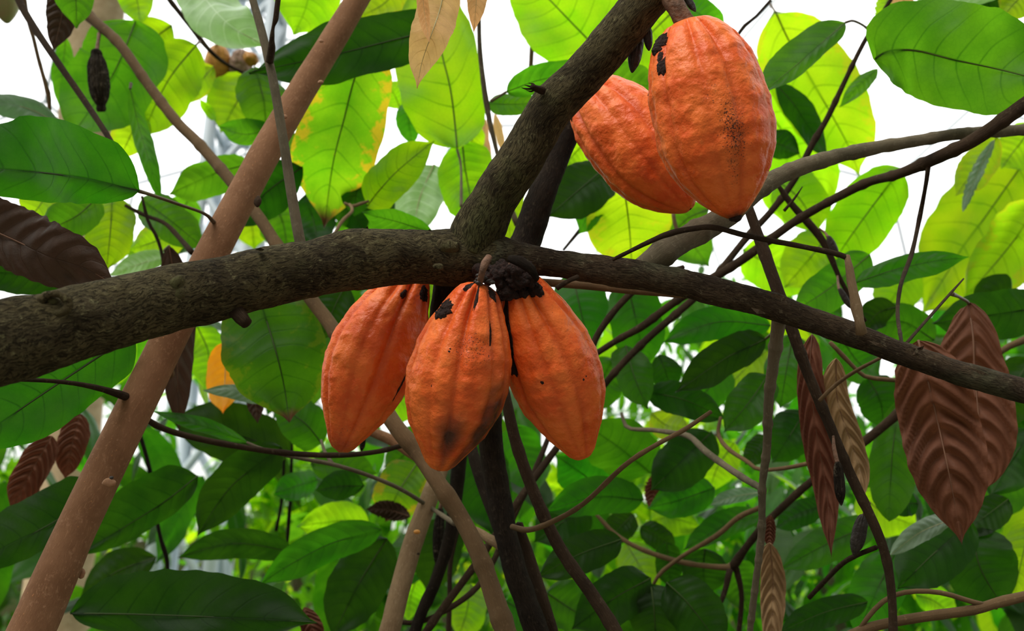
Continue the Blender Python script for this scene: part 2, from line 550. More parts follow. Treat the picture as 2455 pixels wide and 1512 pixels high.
M['pale_pod'] = plain('green_pod', (0.30, 0.33, 0.13), 0.5, (0.36, 0.27, 0.13), scale=40.0)
M['pink_pod'] = plain('withered_pod', (0.40, 0.27, 0.21), 0.7, (0.25, 0.15, 0.11), scale=90.0, bump=0.5)
M['soil'] = plain('soil', (0.030, 0.026, 0.015), 0.95, (0.035, 0.055, 0.015), scale=1.5, spec=0.0)
M['steel'] = plain('white_steel', (0.58, 0.66, 0.74), 0.5)
M['scar'] = plain('leaf_scar', (0.36, 0.19, 0.10), 0.7, (0.26, 0.13, 0.07), scale=200.0)
M['bounce_floor'] = plain('bounce_gravel', (0.16, 0.14, 0.11), 0.95, (0.12, 0.105, 0.085), scale=60.0, bump=0.5, spec=0.0)  # pale surface of the added floor that reflects light upward

# ------------------------------------------------------------------ the setting: ground and the greenhouse dome
def build_ground():
    v, f = [], []
    n = 40
    for j in range(n + 1):
        for i in range(n + 1):
            x = -40 + 80 * i / n
            y = -40 + 80 * j / n
            v.append(Vector((x, y, 0.12 * noise.noise(Vector((x * 0.3, y * 0.3, 0))) - 0.1)))
    for j in range(n):
        for i in range(n):
            a = j * (n + 1) + i
            f.append((a, a + 1, a + n + 2, a + n + 1))
    o = mesh('ground', v, f, M['soil'])
    o['kind'] = 'structure'


build_ground()


def build_bounce_floor():  # unseen floor added to bounce light up onto the pods
    v, f = [], []
    n = 24
    for j in range(n + 1):
        for i in range(n + 1):
            x, y = -5 + 10 * i / n, -4.5 + 6 * j / n
            v.append(Vector((x, y, 0.04 + 0.01 * noise.noise(Vector((x, y, 4))))))
    for j in range(n):
        for i in range(n):
            a = j * (n + 1) + i
            f.append((a, a + 1, a + n + 2, a + n + 1))
    o = mesh('bounce_floor', v, f, M['bounce_floor'])
    o['kind'] = 'structure'


build_bounce_floor()


def tube_between(a, b, r, seg=6):
    d = (b - a)
    t = d.normalized()
    ref = Vector((0, 0, 1)) if abs(t.z) < 0.9 else Vector((1, 0, 0))
    A = t.cross(ref).normalized()
    B = t.cross(A)
    v, f = [], []
    for p in (a, b):
        for i in range(seg):
            th = 2 * PI * i / seg
            v.append(p + (A * math.cos(th) + B * math.sin(th)) * r)
    for i in range(seg):
        j = (i + 1) % seg
        f.append((i, j, seg + j, seg + i))
    return v, f


def join(parts):
    V, F = [], []
    for v, f in parts:
        o = len(V)
        V.extend(v)
        F.extend(tuple(i + o for i in q) for q in f)
    return V, F


def build_dome():
    """Hexagons of white steel tube on a sphere, the roof of the greenhouse."""
    R = 26.0
    c = Vector((0, 6, -2))
    s = 0.125                                        # hexagon side in radians
    seen = set()
    parts = []

    def pt(x, y):
        r = math.hypot(x, y)
        if r < 1e-6: return c + Vector((0, 0, R))
        return c + Vector((x / r * math.sin(r), y / r * math.sin(r), math.cos(r))) * R
    for q in range(-12, 13):
        for r in range(-12, 13):
            cx = s * 1.5 * q
            cy = s * math.sqrt(3) * (r + q / 2)
            if math.hypot(cx, cy) > 1.55: continue
            cor = [(cx + s * math.cos(PI / 3 * k), cy + s * math.sin(PI / 3 * k)) for k in range(6)]
            for k in range(6):
                a, b = cor[k], cor[(k + 1) % 6]
                key = tuple(sorted(((round(a[0], 3), round(a[1], 3)), (round(b[0], 3), round(b[1], 3)))))
                if key in seen: continue
                seen.add(key)
                parts.append(tube_between(pt(*a), pt(*b), 0.045))
    v, f = join(parts)
    o = mesh('ceiling_frame', v, f, M['steel'])
    o['kind'] = 'structure'


build_dome()


def build_mast():
    """White lattice mast far behind the leaves."""
    base = Vector((-2.72, 8.6, -0.1))
    root = empty('lattice_mast', base)
    tag(root, 'white steel lattice mast standing far behind the thin brown stem', 'mast')
    top = 11.0
    cs = [Vector((-0.24, -0.2, 0)), Vector((0.24, -0.2, 0)), Vector((0.24, 0.25, 0)), Vector((-0.24, 0.25, 0))]
    for c in cs:
        v, f = tube_between(base + c, base + c + Vector((0, 0, top)), 0.065, 8)
        mesh('upright', v, f, M['steel'], root, base + c)
    br = []
    z = 0.3
    k = 0
    while z < top - 0.8:
        for i in range(4):
            a, b = cs[i], cs[(i + 1) % 4]
            if k % 2: a, b = b, a
            br.append(tube_between(base + a + Vector((0, 0, z)), base + b + Vector((0, 0, z + 0.75)), 0.038))
            br.append(tube_between(base + a + Vector((0, 0, z)), base + b + Vector((0, 0, z)), 0.038))
        z += 0.75
        k += 1
    v, f = join(br)
    mesh('lattice', v, f, M['steel'], root, base)


build_mast()


def build_palm():
    a = P(150, 1250, 4.7)
    b = P(232, 0, 5.3)
    d = (b - a).normalized()
    foot = a - d * ((a.z + 0.15) / d.z)
    top = b + d * 2.0
    pts = []
    n = 90
    L = (top - foot).length
    for k in range(n + 1):
        s = L * k / n
        ring = 0.006 * (1 if k % 3 == 0 else 0)
        pts.append((foot + d * s, 0.150 - 0.012 * s / L + ring))
    o = limb('palm_trunk', pts, M['palm'], None, foot, nseg=28, n=180, rough=0.03, rscale=8)
    tag(o, 'pale beige palm trunk with ring scars, blurred behind the drooping leaves', 'palm trunk')


build_palm()

# ------------------------------------------------------------------ the thick forked branch
MAIN = [(-90, 838, .76, 112), (0, 821, .78, 101), (150, 784, .81, 92), (344, 733, .86, 83), (480, 702, .89, 78), (620, 668, .92, 73),
        (740, 645, .945, 69), (800, 633, .955, 70), (862, 620, .965, 74), (1000, 617, .99, 66), (1100, 618, 1.0, 70), (1180, 617, 1.0, 58),
        (1250, 619, 1.0, 38), (1340, 633, 1.0, 34), (1440, 646, .995, 35), (1520, 658, .99, 36), (1600, 672, .985, 34),
        (1720, 699, .98, 33), (1840, 731, .97, 32), (1960, 772, .96, 30), (2070, 812, .95, 29), (2164, 848, .945, 28), (2300, 893, .935, 29),
        (2400, 922, .93, 30), (2540, 962, .92, 31)]
FORK = [(1128, 600, 1.0, 60), (1150, 545, .998, 62), (1190, 470, .995, 57), (1243, 391, .99, 54), (1321, 261, .985, 53), (1399, 180, .98, 51),
        (1500, 60, .97, 52), (1580, -40, .965, 54), (1650, -130, .96, 52)]
root = empty('cacao_branch', P(1120, 618, 1.0))
tag(root, 'thick dark forked cacao branch with rough mossy bark crossing the whole picture', 'branch')
RO = Vector(root.location)


def limbp(name, pts, mat, **kw):
    pp = px(pts)
    v, f, u = sweep(pp, **kw)
    return mesh(name, v, f, mat, root, pp[0][0], uvs=u)


limbp('main_limb', MAIN[:12] + [(1250, 619, 1.0, 28), (1300, 627, 1.0, 10)], M['bark'], nseg=72, n=420, rough=0.075, rscale=26, seed=1)
limbp('side_limb', MAIN[11:], M['bark_red'], nseg=56, n=420, rough=0.11, rscale=38, seed=2)
limbp('fork_limb', FORK, M['bark'], nseg=64, n=300, rough=0.07, rscale=30, seed=3)
limbp('side_limb', [(1530, 648, .99, 26), (1590, 606, 1.0, 31), (1650, 570, 1.02, 30), (1740, 518, 1.05, 28), (1820, 453, 1.08, 23), (1900, 408, 1.11, 20),
                    (2050, 364, 1.16, 17), (2200, 337, 1.20, 14), (2300, 321, 1.22, 14), (2455, 311, 1.25, 14), (2560, 305, 1.28, 14)],
      M['bark_grey'], nseg=32, n=240, rough=0.09, rscale=40, seed=4, knots=0.10, kstep=0.055)
# dark stub of a limb between the two upper hanging fruits, under the joint
limbp('limb_stub', [(1090, 620, 1.05, 44), (1078, 700, 1.075, 46), (1078, 770, 1.09, 44), (1090, 850, 1.10, 36), (1110, 930, 1.12, 24)], M['bark_black'], nseg=24, rough=0.15)
# knots, stubs, flakes
limbp('stub', [(560, 735, .90, 20), (578, 760, .888, 17), (592, 775, .884, 14)], M['bark_twig'], nseg=20, rough=0.12)
limbp('stub', [(1335, 690, .97, 7), (1365, 672, .965, 6), (1385, 664, .97, 7)], M['bark_twig'], nseg=10, rough=0.1)
limbp('stub', [(1300, 217, .965, 10), (1284, 212, .955, 8), (1276, 206, .95, 6)], M['bark_twig'], nseg=12, rough=0.2)
for q in ((1258, 204), (1250, 210), (1262, 216), (1268, 199)):
    limbp('splinter', [(1284, 212, .956, 3.2), (q[0] + 12, q[1] + 3, .953, 2.2), (q[0], q[1], .95, .7)], M['bark_twig'], nseg=6)


def ring(name, x, y, d, rx, ry, tube, mat, seed):
    """A raised callus ring, the scar of a shed shoot."""
    v, f = [], []
    n, m = 40, 10
    for i in range(n):
        a = 2 * PI * i / n
        for j in range(m):
            b = 2 * PI * j / m
            q = Vector((math.cos(a), math.sin(a), seed)) * 2
            k = 1 + 0.25 * noise.noise(q * 2)
            r = 1 + tube * k * math.cos(b)
            v.append(P(x + rx * r * math.cos(a), y + ry * r * math.sin(a), d - 0.0035 * math.sin(b) * k))
    for i in range(n):
        for j in range(m):
            f.append((i * m + j, ((i + 1) % n) * m + j, ((i + 1) % n) * m + (j + 1) % m, i * m + (j + 1) % m))
    mesh(name, v, f, mat, root, P(x, y, d))


ring('knot', 130, 728, .783, 34, 24, .38, M['bark'], 1)
lump('knot', P(128, 730, .792), .009, M['bark'], root, 5, .3, 70, (1, 1, .6))
lump('knot', P(420, 692, .862), .0125, M['bark'], root, 8, .35, 60)
lump('knot', P(426, 706, .857), .008, M['bark'], root, 9, .3, 60)
lump('knot', P(758, 655, .938), .011, M['bark_black'], root, 10, .4, 70)
lump('knot', P(1442, 103, .978), .011, M['bark'], root, 12, .4, 70)
lump('knot', P(1072, 590, .972), .008, M['bark'], root, 14, .5, 90, (1.3, .6, .8))
lump('knot', P(1052, 640, .955), .005, M['bark'], root, 15, .5, 90, (1.2, .6, .8))


def flake(pts, d, mat, th=0.0022):
    """A lifting flake of bark: a small curled plate with thickness."""
    n = len(pts)
    v = [P(x, y, d - 0.002 * (i % 2)) for i, (x, y) in enumerate(pts)] + [P(x, y, d + th + 0.002 * (i % 2)) for i, (x, y) in enumerate(pts)]
    f = [tuple(range(n)), tuple(range(2 * n - 1, n - 1, -1))] + [(i, (i + 1) % n, n + (i + 1) % n, n + i) for i in range(n)]
    mesh('bark_flake', v, f, mat, root, v[0], smooth=False)


flake([(865, 556), (868, 545), (876, 549), (881, 541), (884, 549), (893, 552), (888, 560), (876, 562)], .965, M['bark'])
flake([(872, 600), (888, 604), (893, 612), (880, 611)], .905, M['bark'])
flake([(2168, 843), (2180, 833), (2196, 836), (2216, 828), (2212, 838), (2200, 846), (2204, 858), (2186, 852)], .922, M['bark_red'])
flake([(1840, 701), (1870, 706), (1893, 716), (1880, 722), (1850, 712)], .935, M['bark_red'])
flake([(1800, 737), (1822, 742), (1838, 752), (1815, 752)], .925, M['bark_red'])
flake([(2320, 880), (2350, 888), (2372, 899), (2350, 897)], .908, M['bark_red'])
flake([(2080, 815), (2110, 823), (2130, 838), (2100, 828)], .92, M['bark_red'])
flake([(612, 598), (624, 593), (634, 598), (626, 604)], .90, M['bark'])
flake([(1020, 556), (1030, 549), (1036, 553), (1034, 560)], .985, M['bark'])

# the crust where old fruit stalks sat, a part of the branch
CR = [((1200, 655), .962, .016, (1.1, .8, 1.0)), ((1238, 662), .957, .018, (1.1, .8, .9)), ((1175, 662), .965, .012, (1, .8, 1)),
      ((1222, 690), .965, .014, (1, .8, 1.2)), ((1268, 668), .955, .011, (1.1, .8, 1)), ((1150, 655), .968, .010, (1, .8, 1)),
      ((1215, 725), .985, .013, (.9, .8, 1.6)), ((1222, 770), .99, .012, (.8, .8, 1.8)), ((1228, 820), .995, .010, (.8, .8, 1.8))]
for i, ((x, y), d, r, s) in enumerate(CR):
    lump('fruit_cushion', P(x, y, d + .006), r * .74, M['crust'], root, 20 + i, .55, 110, s, n=24)
limbp('dead_spur', [(1222, 620, .945, 9), (1250, 628, .938, 13), (1275, 648, .937, 11), (1287, 672, .94, 5)], M['bark_black'], nseg=14, rough=0.25, rscale=80)
for i in range(14):
    rr = random.Random(i)
    lump('scale_bud', P(1152 + rr.uniform(-16, 30), 668 + rr.uniform(-10, 10), .945 + rr.uniform(-.006, .006)), .0022, M['black_pod'], root, i, .1, 40, (1.4, 1, .9), n=8)


# ------------------------------------------------------------------ other stems and twigs, each a thing of its own
def stem(name, label, cat, mat, pts, group=None, seg=18, **kw):
    o = limb(name, pts, M[mat], **kw, nseg=seg)
    return tag(o, label, cat, group)


s1 = empty('tree_branch', P(75, 1512, 1.0))
tag(s1, 'smooth reddish-brown young stem rising diagonally behind the thick mossy branch', 'stem')
pp = px([(-20, 1700, .96, 62), (75, 1512, 1.0, 54), (188, 1256, 1.05, 47), (312, 1000, 1.1, 44), (411, 800, 1.14, 41), (512, 600, 1.18, 39),
         (634, 370, 1.25, 36), (725, 215, 1.3, 33), (790, 110, 1.33, 31), (856, 0, 1.36, 28), (920, -110, 1.4, 26)])
v, f, u = sweep(pp, nseg=48, n=320, rough=0.02, rscale=15, seed=6)
mesh('stem', v, f, M['bark_brown'], s1, pp[0][0], uvs=u)


def on_stem(name, x, y, d, r, mat, parent, stretch=(1, .5, .75), rough=.25):
    lump(name, P(x, y, d), r, M[mat], parent, int(x), rough, 90, stretch, n=14)


on_stem('leaf_scar', 262, 1157, 1.022, .0065, 'scar', s1)
on_stem('bud', 267, 1145, 1.022, .0022, 'black_pod', s1)
on_stem('bud', 408, 892, 1.135, .005, 'bark_tan', s1, (1, .8, 1.4))
on_stem('bud', 618, 482, 1.192, .0055, 'bark_twig', s1, (.8, .7, 1.4))
on_stem('bud', 769, 197, 1.27, .004, 'scar', s1)
on_stem('bud', 682, 280, 1.245, .004, 'scar', s1)
on_stem('bud', 770, 98, 1.298, .003, 'scar', s1)
on_stem('bud', 196, 1375, 1.045, .004, 'scar', s1, (1, .8, 1.4))

s2 = stem('tree_branch', 'long slender tan-brown stem running from upper corner down behind the tilted fruit', 'stem', 'bark_tan',
          [(120, -70, 1.72, 13), (212, 36, 1.66, 12.5), (284, 103, 1.62, 12), (357, 205, 1.58, 12), (423, 291, 1.54, 12.5), (476, 344, 1.51, 13), (556, 437, 1.46, 14),
           (620, 520, 1.42, 14.5), (665, 590, 1.39, 15), (745, 715, 1.33, 16.5), (800, 790, 1.3, 17.5), (939, 1007, 1.22, 20), (1000, 1082, 1.2, 20), (1054, 1162, 1.17, 20),
           (1108, 1246, 1.15, 21), (1155, 1345, 1.12, 22), (1212, 1512, 1.08, 25), (1260, 1650, 1.05, 27)], seg=28, n=300, rough=.035, knots=.13, kstep=.09)
s3 = empty('tree_branch', P(718, 575, 1.12))
tag(s3, 'thin grey-green upright stem with a side shoot, in front of the reddish-brown stem', 'stem')
pp = px([(735, 640, 1.11, 14), (718, 572, 1.12, 13), (700, 470, 1.13, 12.5), (680, 340, 1.14, 11.5), (658, 210, 1.15, 11), (643, 140, 1.16, 10.5), (626, 70, 1.17, 10), (606, 0, 1.18, 9), (585, -80, 1.19, 9)])
v, f, u = sweep(pp, nseg=20, n=180, rough=.03)
mesh('stem', v, f, M['bark_grey'], s3, pp[1][0], uvs=u)
pp = px([(646, 150, 1.15, 9), (651, 118, 1.145, 9), (652, 92, 1.14, 6), (655, 65, 1.138, 4), (661, 45, 1.137, 6.5), (665, 12, 1.136, 6.5), (672, -40, 1.135, 6)])
v, f, u = sweep(pp, nseg=14, n=60, rough=.06)
mesh('side_shoot', v, f, M['bark_twig'], s3, pp[0][0], uvs=u)

s4 = empty('tree_branch', P(935, 1512, 1.33))
tag(s4, 'pale pinkish-tan stem rising to the tip of the middle fruit', 'stem')
pp = px([(890, 1650, 1.28, 27), (934, 1512, 1.31, 25), (956, 1423, 1.33, 24.5), (989, 1305, 1.36, 24), (1027, 1200, 1.39, 22), (1052, 1132, 1.42, 20), (1075, 1060, 1.45, 19), (1110, 960, 1.5, 17)])
v, f, u = sweep(pp, nseg=28, n=160, rough=.02)
mesh('stem', v, f, M['bark_pale'], s4, pp[1][0], uvs=u)
on_stem('leaf_scar', 1000, 1275, 1.335, .0042, 'yellow_pod', s4)
on_stem('bud', 1003, 1327, 1.335, .002, 'bark_black', s4)

BR = [
 ('twig', 'grey-brown leaf stalk leaving the reddish-brown stem under the mossy branch', 'twig', 'bark_twig',
  [(-40, 905, .93, 4), (45, 910, .95, 4.5), (110, 912, .98, 5), (180, 919, 1.01, 5.5), (240, 931, 1.05, 7), (290, 946, 1.08, 10), (312, 955, 1.1, 10)], dict(rough=.05)),
 ('tree_branch', 'dark brown stem leaning behind the upright fork of the branch', 'stem', 'bark_black',
  [(1400, 210, 1.18, 27), (1368, 300, 1.17, 29), (1335, 375, 1.16, 31), (1298, 470, 1.14, 34), (1262, 570, 1.13, 37), (1235, 660, 1.12, 38), (1195, 800, 1.15, 34), (1170, 930, 1.18, 32), (1176, 1050, 1.2, 30), (1195, 1180, 1.2, 29), (1218, 1300, 1.18, 28), (1250, 1410, 1.16, 28), (1290, 1520, 1.14, 29), (1330, 1640, 1.12, 30)], dict(rough=.1, n=300, seg=30)),
 ('tree_branch', 'thin dark stem rising alone to the gap beneath the upright black-crusted fruit', 'stem', 'bark_twig',
  [(1195, 860, 1.16, 12), (1215, 965, 1.15, 13), (1240, 1070, 1.14, 14), (1288, 1200, 1.12, 14.5), (1345, 1318, 1.1, 15), (1420, 1425, 1.07, 16), (1480, 1520, 1.05, 16.5), (1540, 1630, 1.03, 17)], dict(rough=.05, knots=.1, n=200)),
 ('tree_branch', 'brown stem hugging the side of the thick dark leaning stem', 'stem', 'bark_twig',
  [(1242, 1255, 1.21, 12), (1270, 1340, 1.2, 14), (1298, 1430, 1.18, 15), (1325, 1520, 1.17, 16), (1350, 1620, 1.16, 17)], dict(rough=.08)),
 ('tree_branch', 'slanting dark stem branching off behind the thick leaning stem below the middle fruit', 'stem', 'bark_black',
  [(1118, 1020, 1.3, 13), (1140, 1110, 1.27, 14), (1168, 1190, 1.25, 15), (1200, 1280, 1.22, 14)], dict(rough=.08)),
 ('tree_branch', 'almost black stem curving down beside the pale pinkish-tan stem', 'stem', 'bark_black',
  [(1112, 1030, 1.5, 17), (1100, 1120, 1.48, 17), (1090, 1210, 1.46, 15), (1075, 1300, 1.44, 15), (1045, 1390, 1.42, 14), (1010, 1470, 1.4, 14), (985, 1540, 1.38, 14)], dict(rough=.12, knots=.1)),
 ('twig', 'short pale bent stem showing between two crossing dark stems at the bottom', 'twig', 'bark_pale',
  [(1128, 1265, 1.27, 6), (1150, 1275, 1.26, 9), (1170, 1290, 1.25, 12), (1195, 1303, 1.24, 13), (1215, 1320, 1.24, 14)], dict(rough=.08)),
 ('twig', 'dark knotty twig crossing behind the thin dark stem, longest of the crossing pair', 'twig', 'bark_twig',
  [(1345, 1060, 1.42, 8), (1300, 1120, 1.41, 9), (1250, 1190, 1.4, 9), (1190, 1280, 1.39, 9), (1120, 1380, 1.38, 9), (1060, 1460, 1.37, 9), (1010, 1530, 1.36, 9)], dict(rough=.06, knots=.2, kstep=.04)),
 ('twig', 'dark twig joining the crossing pair under the fruit with black crust', 'twig', 'bark_twig',
  [(1318, 1040, 1.5, 6), (1290, 1110, 1.48, 7), (1240, 1220, 1.46, 7), (1190, 1330, 1.44, 7), (1150, 1400, 1.42, 7), (1090, 1450, 1.4, 7), (1010, 1490, 1.4, 6), (960, 1490, 1.4, 6)], dict(rough=.06, knots=.2, kstep=.04)),
 ('twig', 'thin dark upright twig beside the almost black stem', 'twig', 'bark_twig',
  [(1100, 1260, 1.6, 5), (1080, 1350, 1.59, 5.5), (1078, 1430, 1.58, 6), (1075, 1530, 1.57, 7)], dict(rough=.06, knots=.15, kstep=.05)),
 ('tree_branch', 'dark branch slanting up to the frame edge below the large pointed leaf', 'branch', 'bark_twig',
  [(2540, 195, 1.12, 20), (2455, 252, 1.14, 18), (2350, 326, 1.16, 17), (2290, 358, 1.18, 15.5), (2225, 387, 1.22, 15), (2150, 418, 1.26, 12), (2080, 437, 1.31, 11), (1990, 482, 1.33, 10), (1900, 535, 1.35, 10), (1780, 622, 1.38, 11), (1700, 672, 1.4, 11), (1620, 722, 1.42, 10), (1540, 782, 1.44, 9.5), (1480, 815, 1.46, 8), (1410, 860, 1.48, 7)], dict(rough=.08, knots=.16, kstep=.05, n=260)),
 ('tree_branch', 'long thin branch falling from the top edge past the tan-grey limb', 'branch', 'bark_twig',
  [(2165, -60, 1.5, 4.5), (2135, 0, 1.5, 5), (2075, 95, 1.5, 5.5), (2030, 185, 1.5, 6), (1985, 280, 1.5, 7), (1945, 350, 1.5, 8), (1905, 430, 1.5, 8), (1850, 505, 1.5, 8), (1790, 570, 1.5, 8.5), (1690, 690, 1.5, 9), (1560, 805, 1.5, 9), (1480, 885, 1.5, 8.5), (1420, 960, 1.5, 8)], dict(rough=.05, knots=.22, kstep=.06, n=260)),
 ('tree_branch', 'brown twig forking behind the side limb towards the black-crusted fruit', 'branch', 'bark_twig',
  [(1640, 640, 1.38, 6), (1560, 665, 1.38, 9), (1500, 715, 1.38, 8.5), (1450, 775, 1.38, 8), (1420, 830, 1.38, 8), (1405, 900, 1.38, 7)], dict(rough=.05, knots=.15, kstep=.05)),
 ('tree_branch', 'straight smooth brown shoot just beneath the side limb', 'branch', 'bark_tan',
  [(1290, 676, 1.15, 10), (1350, 680, 1.14, 10), (1420, 685, 1.13, 10.5), (1500, 694, 1.12, 10), (1600, 703, 1.1, 9), (1700, 712, 1.08, 6)], dict(rough=.03)),
 ('tree_branch', 'dark stem falling from behind the biggest fruit across the side limb to the bottom', 'stem', 'bark_twig',
  [(1770, 440, 1.16, 10), (1795, 500, 1.15, 12), (1830, 600, 1.14, 14), (1862, 690, 1.12, 15), (1895, 780, 1.1, 14), (1935, 890, 1.09, 13), (1985, 1010, 1.08, 12), (2040, 1140, 1.07, 12), (2095, 1255, 1.06, 12), (2125, 1340, 1.06, 11), (2138, 1430, 1.06, 10), (2142, 1540, 1.06, 10)], dict(rough=.07, knots=.12, kstep=.06, n=240)),
 ('tree_branch', 'knobbly grey-brown stem dropping straight down from under the side limb', 'stem', 'bark_grey',
  [(1872, 735, 1.0, 20), (1866, 780, 1.02, 17), (1855, 860, 1.04, 14), (1843, 960, 1.06, 11.5), (1838, 1080, 1.08, 10.5), (1828, 1160, 1.09, 9), (1826, 1270, 1.1, 9), (1815, 1370, 1.11, 8), (1805, 1450, 1.12, 8), (1795, 1540, 1.13, 8)], dict(rough=.14, rscale=60, knots=.2, kstep=.04, n=240)),
 ('twig', 'wiry brown twig arching over the grey limb and ending in a peeling elbow', 'twig', 'bark_twig',
  [(1470, 622, .975, 4.5), (1500, 607, .965, 5), (1560, 578, .955, 6), (1605, 560, .95, 7.5), (1660, 548, .945, 7), (1710, 545, .94, 7), (1780, 562, .94, 6.5), (1850, 577, .94, 6.5), (1930, 592, .94, 6.5), (2000, 607, .94, 7), (2030, 617, .94, 7)], dict(rough=.12, rscale=70, n=160)),
 ('twig', 'stubby peeling pale twig standing on the side limb', 'twig', 'bark_pale',
  [(2030, 612, .94, 7), (2036, 640, .938, 9), (2042, 680, .935, 11), (2050, 720, .932, 11), (2058, 760, .93, 12), (2066, 800, .93, 13)], dict(rough=.15, rscale=70, knots=.35, kstep=.021)),
 ('twig', 'thin wavy twig hanging from the dark branch at the bright gap', 'twig', 'bark_twig',
  [(2227, 385, 1.22, 6), (2220, 440, 1.22, 5), (2203, 530, 1.24, 5.5), (2185, 610, 1.2, 5.5), (2160, 680, 1.15, 5), (2152, 750, 1.1, 4.5), (2162, 825, .97, 4.5)], dict(rough=.07, knots=.2, kstep=.05)),
 ('twig', 'bare pale twig with a small fork reaching the big dried brown leaf', 'twig', 'bark_twig',
  [(2165, 832, 1.0, 4), (2210, 780, 1.04, 3.5), (2250, 735, 1.08, 3.5), (2275, 707, 1.1, 3.5), (2310, 668, 1.13, 2)], dict(rough=.07)),
 ('twig', 'crooked dark twig hanging through the lime leaf above the peeling twig', 'twig', 'bark_twig',
  [(1860, 435, 1.4, 5), (1890, 480, 1.4, 8), (1925, 520, 1.4, 9), (1960, 560, 1.4, 9), (1985, 600, 1.4, 8.5), (2010, 660, 1.4, 6), (2040, 715, 1.4, 5), (2075, 770, 1.4, 4)], dict(rough=.08, knots=.15, kstep=.05)),
 ('twig', 'short dead spike of a twig in front of the lime leaf', 'twig', 'bark_twig',
  [(1880, 505, 1.25, 4), (1905, 475, 1.25, 3), (1924, 447, 1.25, 1.2)], dict(rough=.05)),
 ('twig', 'arching reddish twig with a cut tip below the black-crusted fruit', 'twig', 'bark_tan',
  [(1228, 1262, 1.16, 7), (1265, 1270, 1.13, 7), (1320, 1252, 1.08, 6.5), (1400, 1206, 1.05, 6), (1500, 1113, 1.03, 6), (1580, 1062, 1.02, 5.5), (1640, 1030, 1.02, 5.5), (1705, 986, 1.02, 5)], dict(rough=.05, knots=.15, kstep=.05)),
 ('twig', 'mossy grey-green twig meeting the knobbly stem from the bright gap', 'twig', 'bark_grey',
  [(1490, 990, 1.5, 4), (1505, 1025, 1.48, 4.5), (1560, 1030, 1.45, 5.5), (1620, 1038, 1.4, 6), (1655, 1047, 1.37, 7), (1690, 1080, 1.33, 8), (1740, 1117, 1.27, 8), (1790, 1150, 1.2, 8), (1830, 1172, 1.1, 8)], dict(rough=.08, knots=.12)),
 ('twig', 'thin brown twig hooking round beside the bright green leaf', 'twig', 'bark_tan',
  [(1728, 1000, 1.5, 4), (1722, 1040, 1.48, 5), (1745, 1075, 1.45, 5.5), (1790, 1105, 1.4, 5), (1820, 1125, 1.38, 5), (1880, 1122, 1.35, 5), (1950, 1108, 1.33, 5)], dict(rough=.08)),
 ('twig', 'long brown twig sweeping along the bottom towards the dark junction', 'twig', 'bark_tan',
  [(1425, 1228, 1.7, 4), (1470, 1275, 1.68, 5), (1520, 1308, 1.66, 5.5), (1590, 1335, 1.64, 6), (1660, 1352, 1.62, 6), (1740, 1360, 1.6, 7), (1762, 1355, 1.6, 13)], dict(rough=.08, knots=.15)),
 ('twig', 'brown twig running up from the dark leaf tips across the sweeping twig', 'twig', 'bark_tan',
  [(1567, 1400, 1.55, 4), (1585, 1372, 1.55, 4.5), (1640, 1330, 1.54, 5), (1720, 1282, 1.52, 6), (1770, 1240, 1.5, 6.5), (1825, 1215, 1.48, 6)], dict(rough=.08, knots=.15)),
 ('tree_branch', 'dark branch climbing from the twig junction to behind the dried brown leaves', 'branch', 'bark_twig',
  [(1755, 1362, 1.6, 12), (1790, 1310, 1.58, 9), (1840, 1250, 1.55, 9), (1920, 1175, 1.5, 9), (2000, 1110, 1.47, 9), (2080, 1052, 1.45, 11), (2170, 975, 1.42, 12), (2240, 900, 1.4, 12)], dict(rough=.08, knots=.12)),
 ('twig', 'thin twig dropping from the dark twig junction to the frame edge', 'twig', 'bark_twig',
  [(1765, 1362, 1.6, 8), (1778, 1430, 1.6, 6), (1770, 1530, 1.6, 6)], dict(rough=.08)),
 ('twig', 'slanting twig below the dark twig junction over the broad dark leaf', 'twig', 'bark_twig',
  [(1750, 1365, 1.58, 8), (1735, 1425, 1.57, 6.5), (1710, 1480, 1.56, 6), (1690, 1530, 1.55, 5)], dict(rough=.08)),
 ('tree_branch', 'brown branch rising along the bottom edge towards the corner', 'branch', 'bark_tan',
  [(2020, 1530, 1.1, 12), (2100, 1500, 1.1, 12), (2200, 1480, 1.1, 12), (2330, 1462, 1.1, 12), (2400, 1442, 1.1, 12), (2540, 1410, 1.1, 12)], dict(rough=.06, knots=.08)),
 ('twig', 'thin curved twig arching over the brown branch along the bottom edge', 'twig', 'bark_tan',
  [(2062, 1505, 1.1, 5), (2095, 1462, 1.1, 6), (2135, 1430, 1.1, 6), (2190, 1417, 1.1, 6), (2260, 1421, 1.1, 6), (2330, 1442, 1.1, 6), (2390, 1455, 1.1, 6)], dict(rough=.06)),
 ('twig', 'dark twig reaching from the long falling stem to a blunt end', 'twig', 'bark_twig',
  [(1940, 1432, 1.2, 6), (1975, 1395, 1.18, 5.5), (2020, 1350, 1.15, 6), (2060, 1328, 1.1, 6), (2100, 1312, 1.07, 6)], dict(rough=.08, knots=.15)),
 ('twig', 'brown twig running horizontally below the tilted fruit', 'twig', 'bark_twig',
  [(340, 995, 1.2, 7), (380, 1022, 1.22, 7.5), (450, 1045, 1.24, 7.5), (560, 1068, 1.26, 7), (680, 1085, 1.27, 7), (800, 1091, 1.27, 6.5), (900, 1083, 1.27, 6), (985, 1062, 1.25, 6)], dict(rough=.06, knots=.12)),
 ('twig', 'pale green-brown twig slanting down from the leaf tip to the pale stem', 'twig', 'bark_grey',
  [(592, 1060, 1.3, 3), (640, 1080, 1.3, 4.5), (720, 1098, 1.3, 5), (795, 1112, 1.3, 5), (880, 1138, 1.31, 5), (960, 1172, 1.33, 5), (1030, 1215, 1.38, 5), (1090, 1255, 1.3, 6)], dict(rough=.06, knots=.1)),
